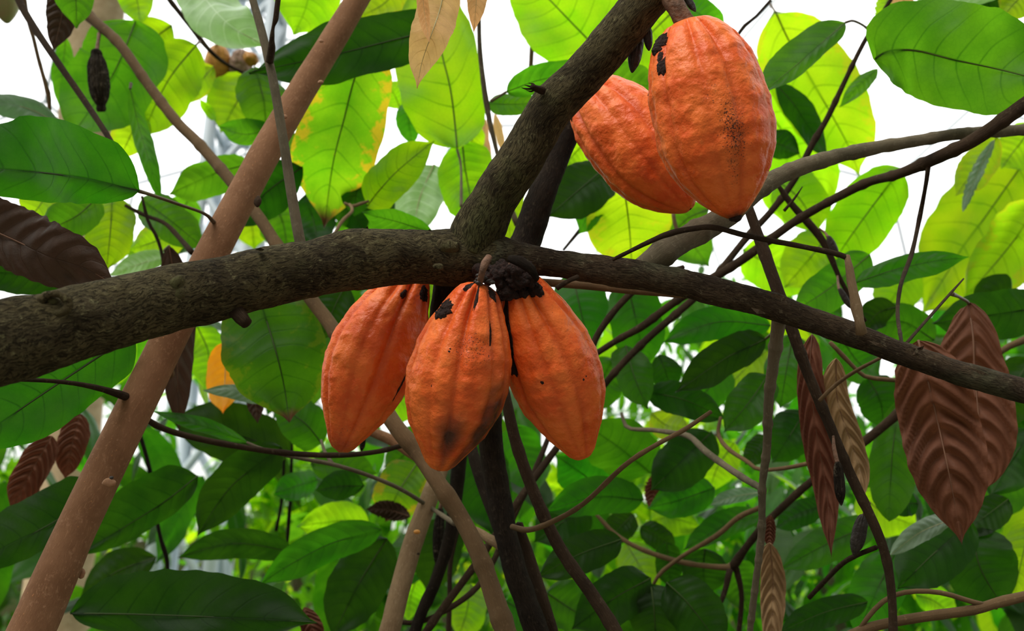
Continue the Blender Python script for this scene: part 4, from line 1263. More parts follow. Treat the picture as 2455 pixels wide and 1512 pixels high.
LV = [
 # --- upper left
 ('mid', (60, 122), (1.02, .84), [(333, 458), (200, 428), (80, 412), (-60, 404), (-190, 398)], 'big dark green leaf reaching in from the frame edge, its stalk on the reddish-brown stem', dict(stalk=[(360, 466, 1.05), (430, 490, 1.1), (490, 512, 1.15), (515, 535, 1.18)], prof='b', roll=8)),
 ('green', (92, 92), (1.75, 1.72), [(325, 52), (285, 150), (235, 240), (165, 332)], 'broad green leaf with yellowing edge behind the shrivelled grey-black pod', dict(prof='b')),
 ('lime', (66, 64), (1.85, 1.8), [(470, 108), (405, 190), (350, 300), (335, 330)], 'yellow-green leaf just below the long slender stem, above the narrow strip leaf', dict(prof='b', stalk=[(478, 100, 1.88)])),
 ('lime', (50, 52), (1.95, 1.95), [(412, 60), (370, 95), (325, 165)], 'small lime leaf tucked above the broad yellow-edged leaf', dict()),
 ('lime', (38, 38), (1.9, 1.9), [(290, -80), (325, -10), (338, 62)], 'lime leaf drooping from the top edge beside the palm trunk', dict()),
 ('umber', (35, 36), (1.5, 1.48), [(140, -70), (150, 20), (128, 122)], 'dark brown dried leaf hanging at the top corner', dict()),
 ('green', (42, 46), (1.46, 1.45), [(160, -110), (180, -20), (184, 68)], 'green leaf folded over the dark dried leaf at the top corner', dict(prof='b')),
 ('green', (22, 22), (1.9, 1.9), [(158, 88), (150, 170), (143, 258)], 'narrow green leaf in front of the palm trunk beside the dark slanting branch', dict()),
 ('grey', (34, 26), (1.6, 1.55), [(150, 302), (60, 258), (-70, 236)], 'grey-green leaf with pale rim just above the big dark leaf', dict()),
 ('green', (20, 18), (1.62, 1.58), [(312, 213), (332, 300), (358, 390), (385, 482)], 'long narrow strip of a green leaf hanging over the white gap', dict(prof='l', stalk=[(314, 200, 1.63)])),
 ('yellow', (36, 40), (1.8, 1.8), [(345, 265), (315, 320), (285, 385)], 'yellowish leaf behind the narrow strip leaf', dict()),
 ('silver', (62, 58), (1.7, 1.62), [(445, -75), (492, 0), (545, 58), (640, 112)], 'pale ribbed leaf with whitish veins at the top beside the grey-green stem', dict(prof='b', roll=-12)),
 ('lime', (52, 62), (2.0, 1.95), [(606, 185), (565, 250), (530, 318)], 'lime leaf below the small ochre fruit', dict(prof='b')),
 ('yellow', (30, 40), (2.05, 2.0), [(512, 160), (470, 205), (432, 252)], 'yellow-lime leaf beside the ochre fruit and the slender stem', dict()),
 ('lime', (9, 12), (1.9, 1.9), [(480, 238), (500, 262), (518, 290)], 'tiny spike-like lime leaf in front of the lattice mast', dict()),
 ('green', (48, 34), (1.75, 1.7), [(600, 392), (500, 420), (405, 466)], 'smooth green leaf crossing behind the slender tan stem above the mossy branch', dict(prof='b')),
 ('green', (24, 34), (1.7, 1.68), [(655, 305), (590, 322), (522, 303)], 'green leaf with a dark hole beside the reddish stem', dict()),
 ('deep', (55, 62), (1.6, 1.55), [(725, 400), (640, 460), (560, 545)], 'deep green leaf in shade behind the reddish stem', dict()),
 ('green', (26, 24), (1.7, 1.7), [(706, 318), (700, 400), (690, 478)], 'green leaf strip between the grey-green stem and the mottled leaf', dict()),
 ('green', (50, 55), (1.72, 1.7), [(610, 160), (632, 240), (640, 330)], 'green leaf behind the grey-green stem under the dark level leaf', dict()),
 # --- upper middle
 ('lime', (75, 75), (1.8, 1.8), [(745, -120), (735, 0), (705, 84)], 'bright lime leaf between the grey-green stem and the reddish stem at the top', dict(prof='b')),
 ('yellow', (45, 50), (1.75, 1.75), [(975, -70), (930, 0), (860, 45)], 'yellowing leaf at the top edge beside the reddish stem', dict()),
 ('deep', (62, 66), (1.48, 1.42), [(1070, 66), (960, 92), (820, 127), (705, 152), (596, 174)], 'long level dark green leaf crossing behind the reddish stem', dict(prof='b', roll=14)),
 ('mottle', (92, 98), (1.52, 1.68), [(890, 90), (852, 182), (826, 281), (802, 374), (788, 460), (778, 545)], 'large hanging leaf mottled with yellow patches', dict(prof='b', roll=6)),
 ('lime', (112, 78), (1.66, 1.72), [(1096, 358), (1091, 300), (1080, 215), (1060, 132), (1035, 20), (1015, -90)], 'large bright leaf with dark curved veins beside the slim upright twig', dict(prof='b', stalk=[(1105, 400, 1.65), (1106, 495, 1.6)], roll=-8)),
 ('tan', (46, 54), (1.02, .99), [(1078, -90), (1058, 10), (1036, 78), (1012, 148), (1000, 212)], 'broad tan young leaf hanging from the top edge', dict(prof='b', roll=10)),
 ('tan', (12, 17), (.97, .965), [(1008, -60), (1018, 30), (1030, 104)], 'narrow pale folded leaf in front of the broad tan leaf', dict(roll=20)),
 ('tan', (27, 24), (1.02, 1.01), [(1146, -90), (1142, 0), (1136, 78)], 'pointed tan leaf tip dangling beside the slim upright twig', dict()),
 ('lime', (45, 45), (1.6, 1.52), [(880, 494), (915, 450), (958, 405), (1040, 337)], 'lime leaf with a hooked dark tip above the mossy branch', dict(prof='b', roll=-10)),
 ('lime', (66, 62), (1.72, 1.66), [(1108, 340), (1118, 420), (1142, 545)], 'lime leaf behind the stalk of the large dark-veined leaf', dict(prof='b')),
 ('silver', (52, 52), (1.78, 1.7), [(1040, 395), (1005, 480), (990, 575)], 'pale leaf with white ribs standing behind the mossy branch', dict(prof='b', roll=8)),
 ('deep', (34, 32), (1.66, 1.66), [(868, 412), (855, 460), (848, 520)], 'small dark leaf behind the yellow-mottled leaf tip', dict()),
 ('green', (26, 28), (1.85, 1.85), [(985, 235), (980, 290), (990, 350)], 'green leaf peeping out between the mottled and the dark-veined leaf', dict()),
 ('green', (32, 26), (1.45, 1.4), [(1040, 560), (955, 532), (868, 508)], 'green leaf lying just above the mossy branch near the fork', dict()),
 ('tan', (14, 16), (1.95, 1.95), [(1165, 285), (1160, 340), (1180, 410)], 'blurred cream leaf hanging in the white gap, paler of two', dict()),
 ('tan', (10, 12), (1.9, 1.9), [(1186, 270), (1200, 330), (1208, 372)], 'thin blurred straw-coloured leaf hanging in the white gap', dict()),
 ('lime', (28, 30), (1.8, 1.8), [(1150, 300), (1130, 340), (1110, 380)], 'small lime leaf under the slim upright twig', dict()),
 ('lime', (30, 30), (1.9, 1.9), [(960, 260), (945, 225), (930, 195)], 'small lime leaf beside the top of the mottled leaf', dict()),
 # --- upper right of the fork
 ('lime', (98, 112), (1.7, 1.72), [(1480, 165), (1405, 90), (1320, 2), (1225, -95)], 'large speckled lime leaf with two pinholes behind the fork', dict(prof='b', roll=-6)),
 ('green', (34, 30), (1.5, 1.48), [(1214, 220), (1300, 190), (1400, 176), (1470, 172)], 'green leaf pointing at the frayed splinter of the fork', dict(prof='b', stalk=[(1195, 232, 1.5), (1176, 243, 1.5)])),
 ('green', (44, 48), (1.5, 1.5), [(1400, 185), (1490, 196), (1590, 212)], 'green leaf seen between the fork and the biggest fruit', dict(prof='b')),
 ('green', (22, 24), (1.55, 1.5), [(1172, 248), (1230, 250), (1305, 244)], 'green leaf below the splinter, stalk on the slim upright twig', dict(prof='b')),
 ('lime', (66, 64), (1.75, 1.75), [(1640, 0), (1560, 80), (1470, 168)], 'lime leaf shining behind the two black shrivelled pods', dict(prof='b')),
 ('green', (32, 26), (1.6, 1.58), [(1640, 10), (1690, 40), (1740, 62)], 'green leaf behind the shoulder of the biggest fruit', dict(prof='b')),
 ('lime', (20, 18), (1.8, 1.8), [(1680, 70), (1730, 82), (1772, 88)], 'thin lime leaf edge next to the shoulder of the biggest fruit', dict()),
 ('lime', (38, 34), (1.8, 1.8), [(1415, 330), (1375, 370), (1340, 420)], 'lime leaf under the slanting fruit beside the dark leaning stem', dict()),
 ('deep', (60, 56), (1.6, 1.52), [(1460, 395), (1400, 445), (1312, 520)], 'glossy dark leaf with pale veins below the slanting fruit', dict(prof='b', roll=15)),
 ('yellow', (98, 92), (1.60, 1.78), [(1490, 430), (1502, 490), (1510, 560), (1516, 650)], 'bright yellow-green leaf standing below the slanting fruit', dict(prof='b', roll=5)),
 ('green', (28, 30), (1.7, 1.7), [(1445, 468), (1410, 515), (1388, 562)], 'small green leaf in the white gap under the glossy dark leaf', dict()),
 ('green', (40, 40), (1.75, 1.75), [(1700, 500), (1640, 530), (1590, 600)], 'green leaf behind the grey side shoot under the slanting fruit', dict()),
 ('green', (22, 50), (1.42, 1.36), [(2027, 54), (1940, 130), (1880, 180), (1811, 235)], 'half-folded green leaf on a curved stalk beside the biggest fruit', dict(prof='b', stalk=[(2045, 50, 1.43), (2068, 60, 1.46), (2086, 74, 1.5)], roll=24)),
 ('yellow', (90, 88), (1.84, 2.02), [(1860, 30), (1890, 95), (1930, 165), (1988, 265), (2036, 355), (2062, 425)], 'huge backlit yellow-green leaf with dark midrib under the half-folded leaf', dict(prof='b', stalk=[(1845, 8, 1.9)], roll=-5)),
 ('lime', (82, 80), (1.95, 2.12), [(1790, 140), (1828, 240), (1880, 320), (1940, 410), (1990, 510)], 'big lime leaf partly hidden by the biggest fruit', dict(prof='b')),
 ('deep', (30, 30), (1.75, 1.7), [(1858, 200), (1900, 245), (1945, 310), (1982, 378)], 'narrow dark leaf lying against the huge yellow-green leaf', dict(roll=28)),
 ('deep', (32, 32), (1.72, 1.7), [(1825, 335), (1868, 345), (1918, 368)], 'short dark leaf with a brown tip behind the biggest fruit', dict()),
 ('lime', (55, 55), (1.95, 1.92), [(1860, 430), (1920, 480), (1960, 560)], 'lime leaf crossed by the long thin branch under the grey limb', dict(prof='b')),
 ('green', (122, 104), (1.22, 1.12), [(2100, 140), (2135, 122), (2200, 122), (2290, 144), (2385, 164), (2470, 185), (2570, 210)], 'big wavy-edged green leaf reaching in from the frame edge at the top', dict(prof='b', roll=-10, wave=.10)),
 ('lime', (44, 46), (1.6, 1.6), [(2340, 0), (2230, 45), (2115, 112)], 'lime leaf behind the big wavy-edged leaf', dict(prof='b')),
 ('green', (18, 16), (1.6, 1.58), [(2105, 165), (2060, 205), (2012, 258)], 'slim green leaf tail hanging below the big wavy-edged leaf', dict()),
 ('yellow', (44, 40), (1.5, 1.5), [(2490, -40), (2440, 0), (2400, 46)], 'yellow-lime leaf in the extreme top corner', dict()),
 ('deep', (46, 44), (1.55, 1.55), [(2360, -70), (2368, -10), (2375, 48)], 'dark leaf in shade at the top edge over the wavy leaf', dict()),
 ('silver', (26, 24), (1.45, 1.45), [(2430, -28), (2290, -8), (2165, -12)], 'pale grey-green leaf along the top edge', dict()),
 ('tan', (20, 22), (1.6, 1.6), [(2125, -40), (2160, -5), (2200, 22)], 'tan leaf scrap at the top edge by the long thin branch', dict()),
 ('lime', (20, 20), (1.8, 1.8), [(2135, -25), (2120, 20), (2107, 62)], 'tattered lime leaf against the white sky beside the long thin branch', dict(jag=.2)),
 ('yellow', (40, 36), (1.75, 1.75), [(2392, 325), (2345, 395), (2290, 470)], 'yellowing lime leaf under the dark branch with a curled white edge', dict(roll=15)),
 ('grey', (13, 15), (1.68, 1.68), [(2384, 335), (2338, 425), (2308, 508)], 'white shining curled leaf edge in front of the yellowing lime leaf', dict(prof='l', jag=.4)),
 ('lime', (108, 100), (1.95, 2.28), [(2480, 355), (2390, 480), (2300, 610), (2205, 755)], 'very large blurred lime leaf beside the wavy hanging twig', dict(prof='b', roll=10)),
 ('lime', (44, 40), (1.85, 1.85), [(2480, 300), (2440, 350), (2400, 405)], 'blurred lime leaf below the end of the grey limb', dict(prof='b')),
 ('lime', (62, 66), (1.74, 1.90), [(2160, 405), (2095, 490), (2030, 580), (1985, 650)], 'bright lime leaf with a thin midrib under the dark branch', dict(prof='b', roll=8)),
 ('yellow', (75, 60), (1.82, 2.05), [(2500, 480), (2420, 590), (2310, 720)], 'yellow-lime leaf at the frame edge above the dark level leaf', dict(prof='b')),
 ('green', (48, 44), (1.55, 1.5), [(2085, 610), (1990, 690), (1890, 755)], 'green leaf sloping behind the stubby peeling twig', dict(prof='b')),
 ('mid', (26, 32), (1.42, 1.36), [(2050, 678), (2150, 645), (2240, 626), (2322, 616)], 'long level green leaf with a pale dry tip behind the wavy hanging twig', dict(prof='b', roll=-25)),
 ('lime', (50, 55), (1.9, 1.9), [(1990, 560), (1940, 620), (1880, 690)], 'lime leaf with a torn white hole beside the falling dark stem', dict(prof='b')),
 ('deep', (42, 40), (1.7, 1.7), [(2425, 700), (2380, 705), (2335, 735)], 'dark leaf in front of the yellow-lime leaf near the dried leaf stalk', dict()),
 ('deep', (58, 52), (1.5, 1.48), [(2500, 735), (2370, 755), (2235, 775)], 'wide dark leaf behind the upper part of the dried brown pair', dict(prof='b')),
 ('mid', (46, 40), (1.6, 1.6), [(2240, 815), (2160, 770), (2065, 790)], 'green leaf behind the foot of the stubby peeling twig', dict(prof='b')),
 ('deep', (30, 34), (1.55, 1.55), [(2150, 735), (2105, 750), (2062, 800)], 'dark little leaf between the stubby twig and the wavy hanging twig', dict()),
 ('lime', (50, 50), (2.1, 2.1), [(2200, 640), (2150, 700), (2110, 760)], 'lime leaf glowing below the long level leaf', dict()),
 # --- dried pair on the right
 ('brown', (80, 98), (1.28, 1.22), [(2322, 728), (2333, 807), (2337, 900), (2350, 1030), (2364, 1170)], 'upper of two big dried brown leaves hanging behind the side limb', dict(prof='u', stalk=[(2318, 722, 1.26), (2300, 712, 1.2), (2282, 704, 1.12)], roll=-6)),
 ('brown', (92, 88), (1.13, 1.10), [(2202, 815), (2222, 900), (2248, 1010), (2270, 1110), (2288, 1200), (2306, 1304)], 'lower of two big dried brown leaves, strongly ribbed and ending in a long tip', dict(prof='b', roll=6)),
 ('brown', (34, 36), (1.22, 1.18), [(1947, 800), (1942, 900), (1958, 1040), (1982, 1180), (1994, 1338)], 'narrow reddish dried leaf hanging behind the falling dark stem', dict(prof='b', roll=20)),
 ('straw', (30, 40), (1.2, 1.18), [(2004, 858), (2008, 960), (2040, 1060), (2062, 1130), (2068, 1212)], 'twisted straw-brown dried leaf beside the narrow reddish one', dict(prof='b', roll=-15)),
 ('straw', (30, 30), (1.3, 1.3), [(1846, 1300), (1853, 1390), (1852, 1480), (1848, 1580)], 'pale ribbed dried leaf hanging at the bottom beside the knobbly stem', dict(prof='b')),
 ('brown', (15, 17), (1.32, 1.32), [(1848, 1235), (1845, 1270), (1846, 1318)], 'little brown dried leaf base above the pale ribbed dried leaf', dict()),
 ('brown', (22, 24), (1.75, 1.75), [(1585, 1130), (1570, 1170), (1558, 1222)], 'small russet dead leaf caught on a green leaf in the shade', dict(jag=.2)),
 # --- left side
 ('umber', (82, 74), (1.14, 1.05), [(-150, 500), (0, 560), (110, 610), (200, 640), (285, 690)], 'large dark brown dead leaf curling above the mossy branch at the frame edge', dict(prof='b', roll=12, jag=.1)),
 ('deep', (46, 50), (1.3, 1.28), [(215, 690), (100, 660), (-80, 650)], 'dark leaf in shade under the large dark brown dead leaf', dict(prof='b')),
 ('green', (44, 46), (1.5, 1.5), [(236, 470), (180, 520), (90, 560)], 'shaded green leaf above the large dark brown dead leaf', dict(prof='b')),
 ('yellow', (40, 40), (1.7, 1.7), [(120, 450), (90, 500), (50, 540)], 'yellow-green leaf patch below the big dark leaf at the frame edge', dict()),
 ('lime', (50, 52), (1.62, 1.6), [(270, 470), (265, 550), (255, 650)], 'lime leaf with dark midrib beside the torn edge of the dead leaf', dict(prof='b')),
 ('yellow', (45, 40), (1.75, 1.75), [(435, 545), (380, 575), (310, 600)], 'yellow leaf glowing behind the dark hanging twigs', dict(prof='b')),
 ('green', (42, 44), (1.66, 1.64), [(340, 478), (410, 530), (490, 595)], 'green leaf slanting to the reddish stem above the mossy branch', dict(prof='b')),
 ('silver', (22, 26), (1.7, 1.7), [(405, 610), (330, 635), (262, 660)], 'pale streaked leaf just above the mossy branch by the dead leaf', dict()),
 ('umber', (40, 38), (1.45, 1.42), [(405, 590), (428, 740), (425, 890), (428, 1035)], 'long dark dried leaf hanging behind the reddish stem and the mossy branch', dict(prof='b', stalk=[(395, 600, 1.48)])),
 ('mid', (82, 112), (1.12, .98), [(318, 800), (234, 856), (131, 925), (20, 1000), (-110, 1085)], 'very large green leaf under the mossy branch, stalk joined to the reddish stem', dict(prof='b', roll=-6)),
 ('midtip', (108, 112), (1.38, 1.34), [(618, 690), (640, 770), (665, 855), (682, 930), (694, 1012)], 'broad green leaf hanging under the mossy branch beside the tilted fruit', dict(prof='b', roll=10)),
 ('orange', (38, 40), (1.7, 1.66), [(540, 820), (540, 900), (535, 992)], 'bright orange-yellow leaf beside the broad hanging leaf', dict(prof='b', group='orange leaf')),
 ('grey', (20, 17), (1.55, 1.5), [(645, 962), (565, 938), (484, 936)], 'grey-green leaf tip lying across the orange-yellow leaf', dict()),
 ('lime', (42, 40), (1.9, 1.88), [(472, 780), (500, 850), (488, 935)], 'lime leaf between the reddish stem and the orange leaf', dict(prof='b')),
 ('deep', (46, 50), (1.5, 1.48), [(830, 680), (800, 740), (770, 815)], 'dark leaf between the slender stem and the tilted fruit', dict()),
 ('umber', (24, 22), (1.6, 1.6), [(575, 905), (605, 930), (618, 1015)], 'small dark dried leaf behind the orange leaf', dict()),
 ('brown', (34, 34), (1.55, 1.52), [(192, 990), (172, 1070), (156, 1150)], 'dark reddish dried leaf hanging under the very large leaf, nearer the stem', dict(prof='b')),
 ('brown', (38, 38), (1.5, 1.48), [(125, 1045), (75, 1130), (22, 1228)], 'reddish dried leaf under the very large leaf, nearer the frame edge', dict(prof='b')),
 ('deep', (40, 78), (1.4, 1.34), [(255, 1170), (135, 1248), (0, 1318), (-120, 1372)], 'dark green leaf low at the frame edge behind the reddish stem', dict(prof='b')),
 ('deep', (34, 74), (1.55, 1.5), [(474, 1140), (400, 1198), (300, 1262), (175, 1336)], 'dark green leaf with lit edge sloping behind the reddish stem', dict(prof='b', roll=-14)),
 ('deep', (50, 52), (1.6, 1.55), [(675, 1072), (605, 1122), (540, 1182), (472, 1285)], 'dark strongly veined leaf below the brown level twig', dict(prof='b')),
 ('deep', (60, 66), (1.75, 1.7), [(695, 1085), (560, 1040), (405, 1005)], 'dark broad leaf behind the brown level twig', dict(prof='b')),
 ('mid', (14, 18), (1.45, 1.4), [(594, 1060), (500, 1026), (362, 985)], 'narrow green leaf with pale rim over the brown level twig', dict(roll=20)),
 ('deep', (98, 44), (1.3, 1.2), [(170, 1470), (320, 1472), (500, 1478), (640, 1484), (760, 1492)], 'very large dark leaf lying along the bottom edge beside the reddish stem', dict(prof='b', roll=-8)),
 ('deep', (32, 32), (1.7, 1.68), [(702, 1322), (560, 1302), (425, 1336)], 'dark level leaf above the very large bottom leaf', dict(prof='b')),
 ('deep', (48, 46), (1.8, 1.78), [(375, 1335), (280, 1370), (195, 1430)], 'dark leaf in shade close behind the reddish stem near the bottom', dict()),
 ('mid', (38, 40), (1.6, 1.55), [(914, 1268), (800, 1300), (700, 1350), (618, 1404)], 'long green leaf pointing down to the bottom beside the white gap', dict(prof='b', roll=-10)),
 ('deep', (62, 64), (1.65, 1.62), [(928, 1290), (860, 1400), (795, 1530)], 'dark leaf hanging at the bottom before the pale stem', dict(prof='b')),
 ('lime', (42, 40), (1.9, 1.88), [(885, 1250), (800, 1248), (712, 1262)], 'lime leaf with yellow spots in the gap above the long green leaf', dict(prof='b')),
 ('deep', (30, 34), (1.6, 1.58), [(872, 1165), (815, 1165), (756, 1176)], 'small very dark leaf with a sharp tip under the pale slanting twig', dict()),
 ('mottle', (56, 54), (1.75, 1.72), [(1000, 1110), (955, 1180), (925, 1250)], 'green leaf with yellow flecks beside the pale stem', dict(prof='b')),
 ('mid', (30, 30), (1.85, 1.83), [(762, 1150), (710, 1165), (655, 1185)], 'green leaf under the pale slanting twig, in the shade', dict(prof='b')),
 ('mid', (38, 36), (1.8, 1.8), [(745, 1110), (820, 1118), (905, 1135)], 'green leaf straight below the tip of the tilted fruit', dict(prof='b')),
 ('mid', (46, 48), (1.6, 1.55), [(772, 1064), (735, 1018), (690, 985), (650, 958)], 'green leaf with its stalk on the pale slanting twig', dict(prof='b', stalk=[(780, 1085, 1.5), (795, 1110, 1.3)])),
 ('umber', (22, 24), (1.7, 1.7), [(985, 1238), (930, 1222), (876, 1220)], 'dark ragged dead leaf in the white gap by the pale stem', dict(jag=.22)),
 ('deep', (62, 60), (1.7, 1.68), [(1148, 1050), (1160, 1160), (1180, 1280)], 'dark green leaf between the dark stems below the middle fruit', dict(prof='b')),
 ('lime', (32, 32), (1.9, 1.9), [(1005, 1370), (985, 1430), (978, 1490)], 'lime leaf at the bottom right behind the pale stem', dict()),
 ('brown', (26, 26), (1.5, 1.5), [(728, 1455), (745, 1500), (770, 1550)], 'reddish dead leaf tip at the bottom beside the very large dark leaf', dict()),
 ('lime', (42, 40), (1.8, 1.8), [(995, 915), (960, 960), (915, 1015)], 'lime leaf glowing between the tilted and the middle fruit', dict(prof='b')),
 ('mid', (45, 45), (1.8, 1.8), [(1020, 1020), (980, 1080), (920, 1120)], 'green leaf behind the slender stem between the fruit tips', dict(prof='b')),
 ('mid', (50, 48), (1.95, 1.9), [(1010, 1270), (980, 1340), (930, 1400)], 'green leaf close beside the pale stem above the bottom edge', dict(prof='b')),
 ('lime', (45, 40), (2.0, 1.95), [(1130, 1400), (1120, 1460), (1100, 1530)], 'bright lime leaf at the bottom between the dark crossing twigs', dict(prof='b')),
 ('deep', (50, 50), (1.8, 1.78), [(1080, 1240), (1050, 1330), (1020, 1420)], 'dark leaf behind the almost black stem', dict(prof='b')),
 ('mid', (50, 55), (1.85, 1.8), [(1230, 1020), (1260, 1110), (1290, 1180)], 'green leaf behind the thin dark stem under the crusted fruit', dict(prof='b')),
 ('mid', (40, 44), (1.8, 1.8), [(1210, 1440), (1260, 1470), (1310, 1520)], 'green leaf low between the leaning dark stems', dict(prof='b')),
 ('mid', (55, 50), (1.7, 1.7), [(1310, 1420), (1370, 1460), (1440, 1500)], 'green leaf behind the foot of the thin dark stem', dict(prof='b')),
 # --- centre right, below the side limb
 ('mid', (62, 58), (1.65, 1.6), [(1372, 650), (1390, 735), (1414, 835)], 'dark green leaf standing between the crusted fruit and the brown twigs', dict(prof='b')),
 ('mid', (60, 58), (1.72, 1.7), [(1500, 665), (1525, 770), (1545, 890)], 'green leaf behind the crossing twigs under the side limb', dict(prof='b')),
 ('mid', (42, 42), (1.6, 1.55), [(1500, 828), (1520, 900), (1552, 980)], 'ribbed green leaf with a brown spike-shaped blotch', dict(prof='b')),
 ('mid', (38, 38), (1.6, 1.55), [(1848, 780), (1720, 772), (1588, 820)], 'green leaf with a dark shadow just under the side limb', dict(prof='b', roll=12)),
 ('deep', (38, 42), (1.5, 1.45), [(1836, 812), (1740, 858), (1620, 940)], 'smooth dark leaf pointing down below the shadowed leaf', dict(prof='b', stalk=[(1850, 800, 1.3), (1862, 790, 1.05)])),
 ('deep', (34, 32), (1.7, 1.7), [(1580, 850), (1595, 890), (1612, 940)], 'very dark leaf between the blotched leaf and the smooth dark leaf', dict()),
 ('deep', (34, 36), (1.6, 1.58), [(1552, 938), (1645, 960), (1742, 1005)], 'dark leaf with a pale rim below the smooth dark leaf', dict(prof='b', roll=-15)),
 ('mid', (46, 44), (1.5, 1.48), [(1842, 898), (1795, 965), (1735, 1036)], 'bright green leaf against the knobbly stem', dict(prof='b')),
 ('yellow', (36, 34), (1.95, 1.95), [(1838, 840), (1790, 880), (1735, 940)], 'yellow-lime leaf glowing behind the bright green leaf', dict(prof='b')),
 ('yellow', (36, 34), (2.0, 1.98), [(1560, 990), (1600, 1020), (1660, 1030)], 'yellow-lime leaf lit through behind the cut twig tip', dict()),
 ('mid', (70, 66), (1.65, 1.6), [(1562, 1132), (1480, 1066), (1395, 1010)], 'large green leaf touching the tip of the crusted fruit', dict(prof='b')),
 ('mid', (52, 50), (1.75, 1.7), [(1442, 1175), (1390, 1130), (1330, 1090)], 'green leaf with dark midrib beneath the crusted fruit', dict(prof='b')),
 ('mid', (38, 44), (1.6, 1.55), [(1542, 1198), (1430, 1190), (1305, 1226)], 'level green leaf with a brown bruise behind the arching twig', dict(prof='b')),
 ('deep', (52, 50), (1.7, 1.66), [(1415, 1218), (1350, 1250), (1280, 1300)], 'dark leaf in shade where the arching twig begins', dict(prof='b')),
 ('deep', (32, 32), (1.8, 1.78), [(1518, 1232), (1488, 1262), (1450, 1300)], 'oval dark leaf beneath the russet dead leaf', dict(prof='b')),
 ('deep', (27, 26), (1.78, 1.76), [(1536, 1262), (1575, 1285), (1620, 1322)], 'small dark oval leaf above the crossing brown twigs', dict(prof='b')),
 ('deep', (56, 52), (1.6, 1.56), [(1706, 1035), (1650, 1090), (1560, 1175)], 'dark green leaf behind the mossy grey-green twig', dict(prof='b', roll=10)),
 ('mid', (38, 40), (1.66, 1.64), [(1712, 1168), (1640, 1195), (1552, 1218)], 'green leaf carrying the russet dead leaf', dict(prof='b')),
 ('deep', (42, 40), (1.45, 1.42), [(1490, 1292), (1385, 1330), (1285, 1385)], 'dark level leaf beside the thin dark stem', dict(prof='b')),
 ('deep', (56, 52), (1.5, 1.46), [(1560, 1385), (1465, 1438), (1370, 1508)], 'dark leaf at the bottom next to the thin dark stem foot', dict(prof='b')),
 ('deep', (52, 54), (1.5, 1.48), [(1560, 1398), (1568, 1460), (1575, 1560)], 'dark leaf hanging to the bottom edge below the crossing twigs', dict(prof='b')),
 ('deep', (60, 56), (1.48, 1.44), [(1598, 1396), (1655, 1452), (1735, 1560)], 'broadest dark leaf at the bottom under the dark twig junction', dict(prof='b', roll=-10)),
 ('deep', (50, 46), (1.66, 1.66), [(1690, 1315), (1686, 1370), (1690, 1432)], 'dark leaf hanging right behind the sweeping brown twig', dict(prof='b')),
 ('mid', (42, 40), (1.7, 1.7), [(1758, 1345), (1775, 1400), (1795, 1470)], 'green leaf between the twig junction and the knobbly stem', dict(prof='b')),
 ('deep', (30, 28), (1.68, 1.68), [(1598, 1300), (1602, 1345), (1608, 1410)], 'slim dark leaf behind the crossing of the two brown twigs', dict(prof='b')),
 ('mid', (26, 32), (1.62, 1.6), [(1828, 1232), (1740, 1258), (1638, 1318)], 'green leaf with grey sheen rim above the climbing brown twig', dict(prof='b', roll=20)),
 ('grey', (16, 20), (1.7, 1.7), [(1825, 1180), (1760, 1190), (1695, 1212)], 'grey sheen leaf edge under the end of the mossy twig', dict()),
 ('deep', (27, 25), (1.65, 1.65), [(1838, 1045), (1815, 1078), (1786, 1114)], 'small dark leaf tucked beside the knobbly stem', dict(prof='b')),
 ('lime', (40, 40), (2.0, 2.0), [(1760, 1060), (1720, 1120), (1700, 1180)], 'lime leaf glowing behind the hooked brown twig', dict(prof='b')),
 ('lime', (36, 36), (2.05, 2.05), [(1560, 1250), (1600, 1240), (1680, 1260)], 'lime leaf lit through in the middle of the dark group', dict(prof='b')),
 ('lime', (40, 40), (2.05, 2.0), [(1500, 1300), (1540, 1370), (1560, 1440)], 'lime leaf shining between the dark hanging leaves', dict(prof='b')),
 ('mid', (46, 46), (1.85, 1.8), [(1740, 870), (1700, 930), (1640, 990)], 'green leaf deep behind the dark leaf with the pale rim', dict(prof='b')),
 ('mid', (50, 48), (1.8, 1.8), [(1470, 860), (1440, 920), (1430, 990)], 'green leaf hugging the outer edge of the crusted fruit', dict(prof='b')),
 # --- bottom right
 ('mid', (48, 46), (1.5, 1.46), [(2160, 960), (2140, 1080), (2132, 1250)], 'tall green leaf with dark drip tip beside the ribbed dried leaf', dict(prof='u')),
 ('deep', (62, 66), (1.45, 1.4), [(2325, 1250), (2235, 1330), (2150, 1412)], 'dark leaf below the tip of the ribbed dried leaf', dict(prof='b')),
 ('grey', (24, 26), (1.38, 1.34), [(2285, 1243), (2205, 1276), (2134, 1330)], 'grey shining leaf beneath the tip of the ribbed dried leaf', dict(prof='l', roll=-20)),
 ('deep', (36, 34), (1.5, 1.5), [(2418, 1196), (2365, 1235), (2302, 1282)], 'small dark leaf beside the tip of the ribbed dried leaf', dict(prof='b')),
 ('deep', (78, 72), (1.5, 1.46), [(2330, 1262), (2350, 1360), (2408, 1460)], 'large dark leaf above the brown branch along the bottom', dict(prof='b')),
 ('mid', (40, 38), (1.6, 1.56), [(2095, 1255), (1990, 1300), (1866, 1366)], 'sloping green leaf behind the falling dark stem', dict(prof='b', roll=10)),
 ('deep', (28, 28), (1.6, 1.6), [(1970, 1212), (1915, 1232), (1856, 1266)], 'dark leaf behind the dried leaf tips near the knobbly stem', dict(prof='b')),
 ('deep', (32, 30), (1.45, 1.42), [(2080, 1442), (1975, 1468), (1866, 1516)], 'dark level leaf low beside the pale ribbed dried leaf', dict(prof='b')),
 ('mid', (56, 54), (1.55, 1.5), [(2145, 1322), (2100, 1420), (2050, 1530)], 'green leaf at the bottom behind the falling dark stem', dict(prof='b')),
